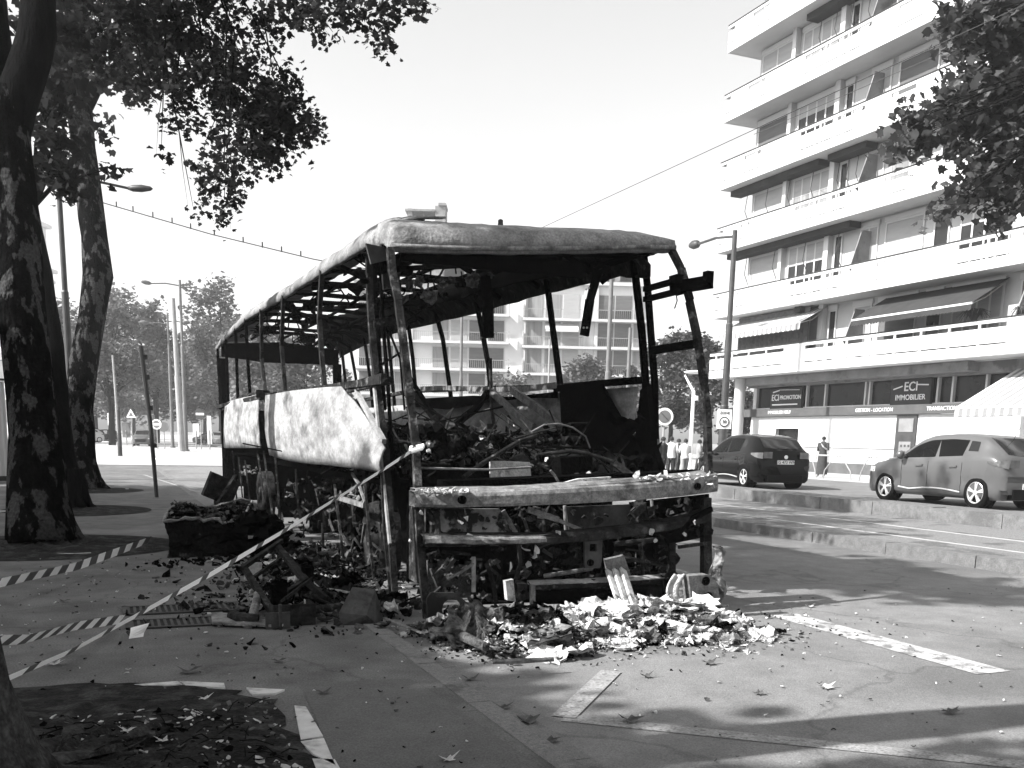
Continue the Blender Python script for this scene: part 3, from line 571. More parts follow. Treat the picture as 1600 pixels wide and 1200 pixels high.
awning('striped_awning', 15.5, 25.9, 4.55, 30.9, 2.95, 27.8, True, .3, 'long striped awning over the ground floor shop at the right edge')
# grey curtains behind the striped awning
mb = MB(); N = 50
mb.grid([[(XW - .5 + .04 * math.sin(i * 1.9), 36.6 + i * 5.4 / N, z) for i in range(N + 1)] for z in (5.0, 7.7)]); mb.build('balcony_curtain', mat('curtain', .10, .16, 6, .9), ab, smooth=True)
# balcony plants
def plant(x, y, z, r, n, label):
    t = empty('potted_plant', (x, y, z), label, 'plant', 'plants on the balconies'); mb = MB(); mb.tube([(x, y, z), (x, y, z + .25)], [.12, .16], 10); mb.build('pot', GREYW, t)
    mb = MB()
    for i in range(n):
        a0 = random.uniform(0, 6.28); q = r * random.uniform(.5, 1); mb.tube([(x, y, z + .2), (x + math.cos(a0) * q * .5, y + math.sin(a0) * q * .5, z + .2 + r * .8), (x + math.cos(a0) * q, y + math.sin(a0) * q, z + .1 + r * random.uniform(.1, .9))], [.012, .02, .004], 4)
    mb.build('leaves', LEAFR, t)
plant(29.3, 26.9, 5.75, .65, 60, 'long leaved plant hanging over the first balcony rail'); plant(29.35, 24.9, 5.75, .5, 40, 'smaller plant at the right end of the first balcony')
# ground floor
gf = MB(); gf.box((31.0, Y0, .2), (31.2, 38.2, 2.86)); gf.box((31.0, 39.95, .2), (31.2, 42.0, 2.86)); gf.box((31.0, 38.2, 2.3), (31.2, 39.95, 2.86)); gf.box((31.2, 42, .2), (44, 42.2, 4.7)); gf.box((31.2, Y0, .2), (44, 41.99, .3))
gf.build('ground_floor_wall', MARB, ab)
mb = MB(); mb.box((30.97, Y0, .2), (30.998, 38.2, .75)); mb.box((30.97, 39.95, .2), (30.998, 42.0, .75)); mb.build('plinth', DARKB, ab)
mb = MB(); mb.box((30.6, Y0, 4.32), (31.7, 41.9, 4.77)); mb.box((30.0, 27.6, 4.4), (30.597, 42.3, 4.76)); mb.build('beam', GREYW, ab)
mb = MB(); mb.box((31.25, Y0, 3.2), (31.4, 41.9, 4.318)); mb.build('shop_glazing', GLASSD, ab)
mb = MB()
for y in (41.8, 37.9, 36.6, 34.0, 33.75, 32.4, 29.95, 29.2, 27.6, 25): mb.box((31.1, y, 3.2), (31.248, y + .09, 4.318))
mb.box((31.08, Y0, 3.262), (31.098, 41.9, 3.32)); mb.build('glazing_bars', FRAME, ab)
mb = MB(); mb.box((31.21, 38.2, .2), (31.26, 39.95, 2.3)); mb.build('door', GLASSD, ab)
dr = empty('shop_door', (31, 31.3, .2), None, None); dr.parent = ab; dr.location = Vector((31, 31.3, .2)) - ab.location
mb = MB(); mb.box((30.93, 30.75, .2), (30.995, 31.85, 2.85)); mb.build('door_leaf', POLED, dr)
mb = MB(); mb.box((30.91, 30.9, 2.15), (30.928, 31.7, 2.7)); mb.box((30.91, 30.95, .6), (30.928, 31.6, 1.75)); mb.build('notice', GREYW, dr)
mb = MB()
for i in range(3):
    for j in range(4): mb.box((30.9, 31.0 + i * .2, .75 + j * .26), (30.908, 31.1 + i * .2, .84 + j * .26))
mb.build('notice_marks', POLED, dr)
mb = MB(); mb.box((30.95, 31.852, .2), (30.99, 31.9, 2.85)); mb.box((30.95, 28.3, 1.42), (30.985, 37.8, 1.45)); mb.build('wall_joint', GREYW, ab)
mb = MB(); mb.tube([(29.9, 41.6, .2), (29.9, 41.6, 4.75)], .27, 20); mb.build('column', WHITE2, ab, smooth=False)
mb = MB(); mb.tube([(29.9, 14, .2), (29.9, 14, 4.75)], .27, 20); mb.build('column', WHITE2, ab)
# sign band and signs
XD, YD = (0, -1, 0), (0, 0, 1)
sb = empty('shop_sign_band', (30.9, 34, 2.9), 'long grey shop sign band above the white stone wall', 'sign', 'estate agent signs'); mb = MB(); mb.box((30.8, 26.2, 2.88), (30.99, 42.5, 3.258)); mb.build('board', SIGNG, sb)
text('IMMOBILIER NEUF', .22, LETTER, sb, (30.79, 39.5, 3.07), XD, YD, bold=.002)
text('GESTION - LOCATION', .22, LETTER, sb, (30.79, 33.1, 3.07), XD, YD, bold=.002)
text('TRANSACTION NEUF & ANCIEN', .22, LETTER, sb, (30.79, 28.55, 3.07), XD, YD, bold=.003)
s1 = empty('shop_sign', (30.9, 39.2, 3.3), 'dark sign board reading ECI PROMOTION', 'sign', 'estate agent signs'); mb = MB(); mb.box((30.9, 38.05, 3.26), (31.05, 40.4, 4.25)); mb.build('board', SIGND, s1)
text('ECI', .42, LETTER, s1, (30.89, 40.0, 3.78), XD, YD, space=.95, bold=.004); text('PROMOTION', .275, LETTER, s1, (30.89, 38.86, 3.78), XD, YD, space=.95, bold=.003)
mb = MB(); mb.beam((30.88, 40.2, 4.05), (30.88, 39.7, 4.14), .01, .06); mb.beam((30.88, 39.7, 4.16), (30.88, 38.2, 4.12), .01, .025); mb.box((30.87, 38.3, 3.42), (30.895, 40.2, 3.48)); mb.build('roof_emblem', LETTER, s1)
s2 = empty('shop_sign', (30.9, 31.2, 3.3), 'dark sign board reading ECI IMMOBILIER', 'sign', 'estate agent signs'); mb = MB(); mb.box((30.9, 30.15, 3.26), (31.05, 32.3, 4.3)); mb.build('board', SIGND, s2)
text('ECI', .52, LETTER, s2, (30.89, 31.2, 3.98), XD, YD, bold=.006); text('IMMOBILIER', .31, LETTER, s2, (30.89, 31.2, 3.55), XD, YD, space=1., bold=.003)
mb = MB(); mb.beam((30.88, 32.15, 3.9), (30.88, 31.65, 4.02), .01, .05); mb.beam((30.88, 30.85, 4.06), (30.88, 30.25, 4.03), .01, .05); mb.build('roof_emblem', LETTER, s2)

# ---------------------------------------------------------------- APARTMENT BLOCK BEHIND THE WRECK
D2 = 108.; k2 = D2 / FPX
FD = Vector((math.cos(YAW), -math.sin(YAW), 0)); FN = Vector((-math.sin(YAW), -math.cos(YAW), 0))   # along the facade, towards us
O2 = Vector(atD(745, 690, D2)); O2.z = 0
def on2(s, z, d=0.): p = O2 + FD * s + FN * d; return (p.x, p.y, z)
def box2(mb, s0, s1, z0, z1, d0, d1, mi=0):
    vs = [on2(s0, z0, d0), on2(s1, z0, d0), on2(s1, z0, d1), on2(s0, z0, d1), on2(s0, z1, d0), on2(s1, z1, d0), on2(s1, z1, d1), on2(s0, z1, d1)]
    mb.add(vs, [(0, 1, 2, 3), (7, 6, 5, 4), (1, 0, 4, 5), (2, 1, 5, 6), (3, 2, 6, 7), (0, 3, 7, 4)], mi)
def s_of(px): return (px - 745) * k2
def z_of(px, py): return CH + (668 + .023 * px - py) * k2 * .965
bk = empty('apartment_block', tuple(O2), 'pale five storey apartment block seen through the wreck', 'building')
ztop = z_of(800, 447)
BLK = mat('pale_block_render', .6, .68, .4, .85); mb = MB(); box2(mb, s_of(556), s_of(1004), 0, ztop, -12, -.001); mb.build('wall', BLK, bk)
mb = MB(); box2(mb, s_of(552), s_of(1008), ztop, ztop + .35, -12.2, .5); mb.build('cornice', WHITE, bk)
mb = MB(); box2(mb, s_of(655), s_of(990), ztop + .352, z_of(850, 402), -11, -1.8); mb.build('attic_storey', GREYW, bk)
mb = MB()
for a, b in ((830, 850), (868, 905), (938, 952), (961, 978), (690, 720), (740, 790)): box2(mb, s_of(a), s_of(b), ztop + .8, ztop + 2.6, -1.799, -1.75)
mb.build('attic_window', GLASS, bk)
rowz = [(z_of(830, 498), z_of(830, 462)), (z_of(830, 540), z_of(830, 504)), (z_of(830, 582), z_of(830, 546)), (z_of(830, 622), z_of(830, 586)), (z_of(830, 664), z_of(830, 628))]
cols = [(562, 586), (592, 614), (617, 642), (675, 699), (703, 728), (731, 756), (760, 784), (820, 842), (847, 870), (874, 898), (928, 951), (953, 978), (982, 1000)]
for r, (za, zb) in enumerate(rowz):
    mb = MB(); box2(mb, s_of(820 - 8), s_of(1004), za - .35, za - .1, 0, 1.0); box2(mb, s_of(556), s_of(792), za - .05, za + .2, 0, 1.0); sl_ = mb.build('balcony', WHITE, bk)
    mb = MB()
    for c0_, c1_ in ((812, 903), (924, 1003), (560, 790)):
        lo_ = za - .1 if c0_ > 800 else za + .2
        box2(mb, s_of(c0_), s_of(c1_), lo_ + .92, lo_ + .97, .95, .99); s = s_of(c0_)
        while s < s_of(c1_): box2(mb, s, s + .03, lo_, lo_ + .92, .96, .98); s += .22
    for c in (813, 791): box2(mb, s_of(c), s_of(c) + .12, za, za + 1.3, .4, .99)
    mb.build('railing', mat('thin_railing', .3), sl_)
    for ci, (a, b) in enumerate(cols):
        mb = MB(); lo_ = za if a > 800 else za + .3
        box2(mb, s_of(a) - .1, s_of(b) + .1, lo_, zb + .1, .001, .06); f = mb.build('window', FRAME, bk)
        kind = (ci * 7 + r * 5) % 5
        mb = MB(); box2(mb, s_of(a), s_of(b), lo_ + .05, zb, .061, .10); mb.build('pane', [SHUTG, GLASSP, SHUTG, SHUT, GLASSP][kind], f)
        if kind in (0, 2):
            mb = MB(); box2(mb, s_of(a), s_of(b), lo_ + .05, lo_ + .9, .101, .12); mb.build('lower_pane', GLASS, f)
mb = MB()
for s in (640, 812, 905, 922): box2(mb, s_of(s), s_of(s) + .35, 1, ztop, .0015, .35)
mb.build('pilaster', WHITE, bk)
ob = empty('balcony_awning', on2(s_of(862), 10, 0), 'small white awning on the far apartment block', 'awning'); mb = MB(); a_, b_ = s_of(847), s_of(897); zz = z_of(870, 507)
mb.add([on2(a_, zz, .1), on2(b_, zz, .1), on2(b_, zz - .75, 1.5), on2(a_, zz - .75, 1.5), on2(a_, zz - 1, 1.5), on2(b_, zz - 1, 1.5)], [(0, 1, 2, 3), (3, 2, 5, 4)]); mb.build('cloth', AWNW, ob)
# rooftop lift tower of a farther building
D3 = 150.; O3 = Vector(atD(665, 330, D3)); k3 = D3 / FPX
tw = empty('tower_building', (O3.x, O3.y, 0), 'far block whose open rooftop frame rises above the wreck roof', 'building')
def box3(mb, xa, xb, za, zb, d0, d1):
    def q(s, z, d): p = Vector((O3.x, O3.y, 0)) + FD * s + FN * d; return (p.x, p.y, z)
    vs = [q(xa, za, d0), q(xb, za, d0), q(xb, za, d1), q(xa, za, d1), q(xa, zb, d0), q(xb, zb, d0), q(xb, zb, d1), q(xa, zb, d1)]
    mb.add(vs, [(0, 1, 2, 3), (7, 6, 5, 4), (1, 0, 4, 5), (2, 1, 5, 6), (3, 2, 6, 7), (0, 3, 7, 4)])
zt = lambda py: CH + (683 - py) * k3 * .96
mb = MB(); box3(mb, -30 * k3, 33 * k3, 0, zt(338), -9, 0); mb.build('wall', GREYW, tw)
mb = MB(); box3(mb, -28 * k3, -21 * k3, zt(337.9), zt(318), -4, 0); box3(mb, 15 * k3, 31 * k3, zt(337.9), zt(313), -4, 0); box3(mb, -32 * k3, 14.9 * k3, zt(322), zt(319), -4, .2); box3(mb, -5 * k3, -3 * k3, zt(337.9), zt(323.1), -2, -1); box3(mb, 20 * k3, 32 * k3, zt(312.9), zt(309), -4, .3); mb.build('roof_frame', GREYW, tw)
# pale old building far left
D4 = 100.; k4 = D4 / FPX; p4 = atD(72, 690, D4); fb = empty('old_building', (p4[0], p4[1], 0), 'faint pale ornate building between the left trunks', 'building')
mb = MB(); q0 = Vector((p4[0], p4[1], 0))
def box4(mb, s0, s1, z0, z1, d0, d1):
    vs = []
    for z in (z0, z1):
        for s, d in ((s0, d0), (s1, d0), (s1, d1), (s0, d1)): p = q0 + FD * s + FN * d; vs.append((p.x, p.y, z))
    mb.add(vs, [(0, 1, 2, 3), (7, 6, 5, 4), (1, 0, 4, 5), (2, 1, 5, 6), (3, 2, 6, 7), (0, 3, 7, 4)])
box4(mb, -7, .55, 0, 17.2, -2.6, 0); PALEB = mat('pale_old_stone', .75, .82, .5, .85); mb.build('wall', PALEB, fb)
mb = MB()
for z, e in ((21.6, .2), (17.2, .55), (16.2, .25), (12.6, .45), (9, .45), (5.4, .45)): box4(mb, -7.1, .55 + e, z, z + .35, -2.6, e)
box4(mb, -6, .3, 17.56, 21.59, -2.2, -.6); mb.build('cornice', PALEB, fb)
mb = MB()
for z in (13.2, 9.6, 6, 2): box4(mb, -.9, .6, z, z + 2.3, .002, .08); box4(mb, -4.4, -2.8, z, z + 2.3, .002, .08)
mb.build('window', GLASSP, fb)
# white corrugated hoarding at the left edge
h0 = atZ(-40, 757, 0); h1 = atZ(17, 752, 0); hd = empty('hoarding', (h0[0], h0[1], 0), 'white corrugated hoarding at the left edge behind the trunk', 'fence')
mb = MB(); A = Vector((h0[0] - 3, h0[1], 0)); Bv = Vector((h1[0], h1[1], 0)); d = (Bv - A); N = 60; nn = Vector((-d.y, d.x, 0)).normalized(); rows = []
for z in (0.15, 2.75): rows.append([tuple(A + d * i / N + nn * (.04 if i % 2 else 0) + Vector((0, 0, z))) for i in range(N + 1)])
mb.grid(rows); mb.build('sheet', WHITE, hd); mb = MB(); mb.beam(A + Vector((0, -.03, .08)), Bv + Vector((0, -.03, .08)), .1, .14); mb.beam(A + Vector((0, 0, 2.8)), Bv + Vector((0, 0, 2.8)), .08, .06); mb.build('rail', DRAIL, hd)

# ---------------------------------------------------------------- POLES, LAMPS, SIGNS, WIRES
def lamp_head(mb, p, d, L=.75, r=.14):
    p = Vector(p); d = Vector(d).normalized(); mb.tube([p, p + d * L * .2, p + d * L * .55, p + d * L * .9, p + d * L], [r * .45, r * .9, r, r * .6, r * .1], 10)
def street_lamp(base, top_z, arms, r0, label, m=POLE, group='street lamps', lean=(0, 0), hr=.14, name='street_lamp'):
    t = empty(name, tuple(base), label, 'street lamp', group); b = Vector(base); top = Vector((base[0] + lean[0], base[1] + lean[1], top_z))
    mb = MB(); mb.tube([b, b.lerp(top, .28), b.lerp(top, .285), b.lerp(top, .62), b.lerp(top, .625), top], [r0, r0 * .95, r0 * .82, r0 * .78, r0 * .62, r0 * .55], 14); mb.tube([b, b + Vector((0, 0, .12))], r0 * 1.5, 12); mb.build('pole', m, t, smooth=False)
    for e, hd in arms:
        mb = MB(); s = Vector((top.x, top.y, e[2])) ; e = Vector(e); s.z = min(top_z - .25, e.z + .0); mb.tube([s, s.lerp(e, .5) + Vector((0, 0, .10)), e], r0 * .3, 7); a = mb.build('arm', m, t)
        mb = MB(); lamp_head(mb, e, hd, r=hr); mb.build('lamp_head', m, a, smooth=True)
    return t
pl = atX(1128, 700, 25.2); ptop = atX(1148, 360, 25.2); pa = atX(1092, 381, 25.2)
lampR = street_lamp((pl[0], pl[1], .27), ptop[2], [((pa[0], pa[1], pa[2]), (0, 1, .06))], .19, 'tall dark street lamp before the right apartment building', POLED, hr=.2)
zp = atX(1130, 655, 25.0); zs = empty('zone_sign', (zp[0], zp[1], zp[2]), 'white ZONE 30 sign fixed to the tall right lamp post', 'sign', 'road signs')
SX = Vector((math.cos(YAW), -math.sin(YAW), 0)); SN = Vector((-math.sin(YAW), -math.cos(YAW), 0)); UP = Vector((0, 0, 1))
def panel(mb, c, wd, ht, th=.03, n=None):
    c = Vector(c); a = SX * wd / 2; b = UP * ht / 2; mb.prism([c - a - b, c + a - b, c + a + b, c - a + b], -SN * th)
def sdisc(mb, c, r, th=.03, n=24): mb.disc(Vector(c), SN, r, th, n)
zc_ = Vector(zp) + SN * .25; mb = MB(); panel(mb, zc_, .62, .82); mb.build('board', SIGNW, zs)
mb = MB(); sdisc(mb, zc_ + SN * .02 - UP * .12, .22, .01); mb.build('ring', POLED, zs); mb = MB(); sdisc(mb, zc_ + SN * .03 - UP * .12, .165, .01); mb.build('disc', SIGNW, zs)
text('ZONE', .16, POLED, zs, zc_ + SN * .015 + UP * .26, SX, UP); text('30', .19, POLED, zs, zc_ + SN * .045 - UP * .12, SX, UP, bold=.004)
# far left lamps
def gp(x, y, Y): p = atY(x, y, Y); return p
b = gp(291, 702, 80); t_ = gp(276, 437, 80); l_ = gp(236, 443, 80); r_ = gp(315, 452, 80)
street_lamp((b[0], b[1], 0), t_[2], [((l_[0], l_[1], l_[2]), (-1, -.2, .1)), ((r_[0], r_[1], r_[2]), (1, .3, 0))], .17, 'tallest double armed street lamp down the left street', POLE, hr=.16)
b = gp(270, 697, 95); t_ = gp(258, 490, 95); l_ = gp(232, 505, 95); r_ = gp(285, 504, 95)
street_lamp((b[0], b[1], 0), t_[2], [((l_[0], l_[1], l_[2]), (-1, -.2, .1)), ((r_[0], r_[1], r_[2]), (1, .3, .1))], .16, 'smaller double armed street lamp behind the tallest one', POLE, hr=.17)
def pole(base, top, r, label, m=POLEL, group='plain poles', name='pole', extra=None):
    mb = MB(); b = Vector(base); t = Vector(top); mb.tube([b, b.lerp(t, .5), b.lerp(t, .502), t], [r, r * .9, r * .75, r * .65], 12); o = mb.build(name, m, org=tuple(b)); return tag(o, label, 'pole', group)
b = gp(284, 700, 78); t_ = gp(270, 466, 78); pole((b[0], b[1], 0), tuple(t_), .24, 'thick pale catenary mast beside the tallest left lamp')
b = gp(188, 716, 62); t_ = gp(176, 555, 62); pole((b[0], b[1], 0), tuple(t_), .09, 'thin pale mast with a dark lower half left of the leaning stake')
b = gp(188, 716, 61.5); t_ = gp(185, 640, 61.5); pole((b[0], b[1], 0), tuple(t_), .13, 'dark bollard post round the thin pale mast', POLED)
for i, (bx_, by_, tx, ty, D, r, lb) in enumerate([(717, 640, 722, 462, 60, .13, 'thin mast seen between the first right wreck pillars'), (945, 700, 956, 425, 52, .17, 'thick mast seen behind the hanging strap'), (978, 700, 985, 512, 58, .16, 'short thick mast just left of the door pillars'), (857, 640, 859, 530, 80, .1, 'thinnest mast behind the curved wreck pillar')]):
    t_ = atD(tx, ty, D); b = atD(bx_ - 3, 705, D); pole((t_[0], t_[1], 0), tuple(t_), r, lb, POLE if i < 3 else POLEL)
# lamp partly behind the curved trunk
b = atD(116, 700, 29); hd_ = atD(200, 294, 29); tp_ = atD(112, 290, 29)
street_lamp((b[0], b[1], 0), tp_[2] + .05, [((hd_[0], hd_[1], hd_[2]), tuple(SX))], .13, 'street lamp reaching out from behind the curved trunk', POLED, hr=.11)
# small modern lamp
b = atD(1080, 705, 44); t_ = atD(1084, 612, 44); q_ = atD(1070, 586, 44)
t = empty('park_lamp', (b[0], b[1], 0), 'low pale lamp with a flat dish behind the waiting people', 'street lamp', 'street lamps'); mb = MB(); mb.tube([(t_[0], t_[1], 0), tuple(t_), tuple(q_)], [.1, .08, .04], 10); mb.build('pole', SIGNW, t)
q2 = atD(1086, 581, 44); mb = MB(); mb.tube([Vector(q2) + UP * .06, Vector(q2), Vector(q2) - UP * .07], [.15, .52, .42], 20); mb.build('dish', SIGNW, t, smooth=True); mb = MB(); b3 = atD(1088, 622, 44); mb.tube([Vector(b3) - UP * .1, Vector(b3) + UP * .1], .1, 10); mb.build('camera_box', SIGNW, t)
# leaning dark stake on the pavement
b = atZ(245, 777, 0); t_ = atY(220, 541, b[1]); mb = MB(); mb.tube([tuple(b), Vector(b).lerp(Vector(t_), .5) + Vector((.03, 0, 0)), tuple(t_)], [.045, .05, .06], 10)
for q in (.35, .6, .8, .93): c = Vector(b).lerp(Vector(t_), q); mb.beam(c, c + Vector((.12, -.03, .0)), .05, .1)
tag(mb.build('leaning_post', POLED, org=tuple(b)), 'dark thin post leaning to the left on the pavement', 'post')
# road signs far left
def round_sign(px, py, base_py, D, r, label, face, inner=None, bar=None, m=POLEL):
    c = Vector(atD(px, py, D)); b = Vector((c.x, c.y, 0)); t = empty('road_sign', tuple(b), label, 'road sign', 'road signs'); mb = MB(); mb.tube([b, c], .045, 8); mb.build('post', m, t)
    c = c + SN * .08; mb = MB(); sdisc(mb, c, r); mb.build('disc', face, t)
    if inner: mb = MB(); sdisc(mb, c + SN * .02, r * .72, .02); mb.build('inner_disc', inner, t)
    if bar: mb = MB(); panel(mb, c + SN * .045, r * 1.5, r * .4, .02); mb.build('bar', bar, t)
    return t
round_sign(313, 647, 703, 82, .46, 'dark no entry sign with a white bar', POLED, None, SIGNW)
round_sign(245, 663, 697, 80, .42, 'white rimmed round sign just right of the leaning post', SIGNW, SIGNM, SIGNW)
round_sign(256, 667, 697, 80.5, .42, 'grey round sign behind the white rimmed one', SIGNM)
t = round_sign(1038, 651, 720, 40, .36, 'no stopping sign with a diagonal bar behind the wreck door', SIGNW, SIGNM); c = Vector(atD(1038, 651, 40)) + SN * .13
mb = MB(); mb.beam(c - SX * .17 + UP * .17, c + SX * .17 - UP * .17, .02, .05, up=SN); mb.build('bar', POLED, t)
t = round_sign(1118, 0, 0, 1, .1, 'x', SIGNW) if False else None
c = Vector(atD(205, 647, 84)); t = empty('road_sign', (c.x, c.y, 0), 'triangular warning sign left of the leaning post', 'road sign', 'road signs'); mb = MB(); mb.tube([(c.x, c.y, 0), tuple(c)], .045, 8); mb.build('post', POLEL, t)
mb = MB(); cc = c + SN * .08; mb.prism([cc - SX * .42 - UP * .3, cc + SX * .42 - UP * .3, cc + UP * .45], -SN * .03); mb.build('triangle', SIGNW, t)
mb = MB(); cc = c + SN * .09; mb.prism([cc - SX * .2 - UP * .18, cc + SX * .2 - UP * .18, cc + UP * .2], -SN * .005); mb.build('symbol', SIGNM, t)
for i, (x0, y0, wd, ht, D, lb, mm) in enumerate([(306, 672, .5, 1.1, 84, 'small white board under the no entry sign', SIGNW), (327, 672, .35, 2.4, 83, 'narrow pale post board right of the no entry sign', SIGNW), (172, 655, .5, 1.2, 95, 'pale upright board by the far parked cars', SIGNW), (197, 672, .8, 1.5, 98, 'dark cabinet among the far signs', SIGNM), (237, 665, .7, 2.2, 99, 'dark tall cabinet left of the round signs', SIGNM)]):
    c = Vector(atD(x0, y0, D)); t = empty('street_board', (c.x, c.y, 0), lb, 'board', 'small boards down the left street'); mb = MB(); mb.tube([(c.x, c.y, 0), (c.x, c.y, c.z)], .05, 8); mb.build('post', POLEL, t); mb = MB(); panel(mb, c, wd, ht, .1); mb.build('panel', mm, t)
# overhead wires
mb = MB(); A = Vector(atX(700, 410, 12.6)); Bq = Vector(atX(1170, 205, 12.6)); zz = Bq.z
mb.tube([(12.6, 2, zz), (12.6, 30, zz - .03), (12.6, 75, zz - .05), (12.6, 110, zz)], .008, 6); tag(mb.build('overhead_wire', WIRE, org=(12.6, 2, zz)), 'single tram wire running up to the right across the sky', 'wire', 'overhead wires')
mb = MB(); P0 = Vector(atD(60, 285, 40)); P1 = Vector(atD(165, 318, 40)); P2 = Vector(atD(330, 366, 40)); P3 = Vector(atD(490, 405, 40)); P4 = Vector(atD(600, 425, 40))
Q = [P0, P1, P2, P3, P4]; mb.tube(Q, .022, 6)
for x, y in [(182, 323), (208, 330), (239, 339), (269, 348), (298, 357), (335, 367), (380, 378), (410, 386), (440, 393), (470, 400)]:
    c = Vector(atD(x, y, 40)); mb.beam(c - UP * .02, c + UP * .2, .05, .05)
tag(mb.build('overhead_wire', WIRE, org=tuple(P0)), 'drooping span wire with small clips left of the wreck', 'wire', 'overhead wires')
mb = MB(); mb.tube([atX(1178, 210, 28.7), atX(1560, 45, 20)], .012, 5); tag(mb.build('overhead_wire', WIRE, org=tuple(atX(1178, 210, 28.7))), 'thin wire crossing before the upper balconies', 'wire', 'overhead wires')
# low railing with arches
fx = 24.9
def fpanel(ya, yb, label):
    t = empty('guard_rail', (fx, ya, .27), label, 'railing', 'arched guard rails on the far pavement'); mb = MB(); zt_ = 1.15
    mb.tube([(fx, ya, zt_), (fx, yb, zt_)], .03, 8); mb.build('top_bar', STEEL, t)
    for s, e in ((ya + .1, ya + .55), (yb - .1, yb - .55)):
        mb = MB(); mb.tube([(fx, s, zt_), (fx, s + (e - s) * .45, .9), (fx, s + (e - s) * .8, .6), (fx, e, .27)], .022, 6); mb.build('curved_leg', STEEL, t)
    mb = MB(); m = (ya + yb) / 2; w2 = (yb - ya) * .17
    mb.tube([(fx, m - w2 * 1.3, .27), (fx, m - w2 * 1.2, .6), (fx, m - w2 * .6, .95), (fx, m, zt_), (fx, m + w2 * .6, .95), (fx, m + w2 * 1.2, .6), (fx, m + w2 * 1.3, .27)], .022, 6); mb.build('arch', STEEL, t)
fa = atX(1362, 716, fx)[1]; fb_ = atX(1262, 716, fx)[1]; fm = (fa + fb_) / 2
fpanel(fa, fb_, 'arched guard rail before the woman on the far pavement')
fpanel(fb_ + .1, fb_ + .1 + (fb_ - fa), 'arched guard rail hidden behind the black car'); fpanel(fa - .1 - (fb_ - fa), fa - .1, 'arched guard rail behind the grey car')

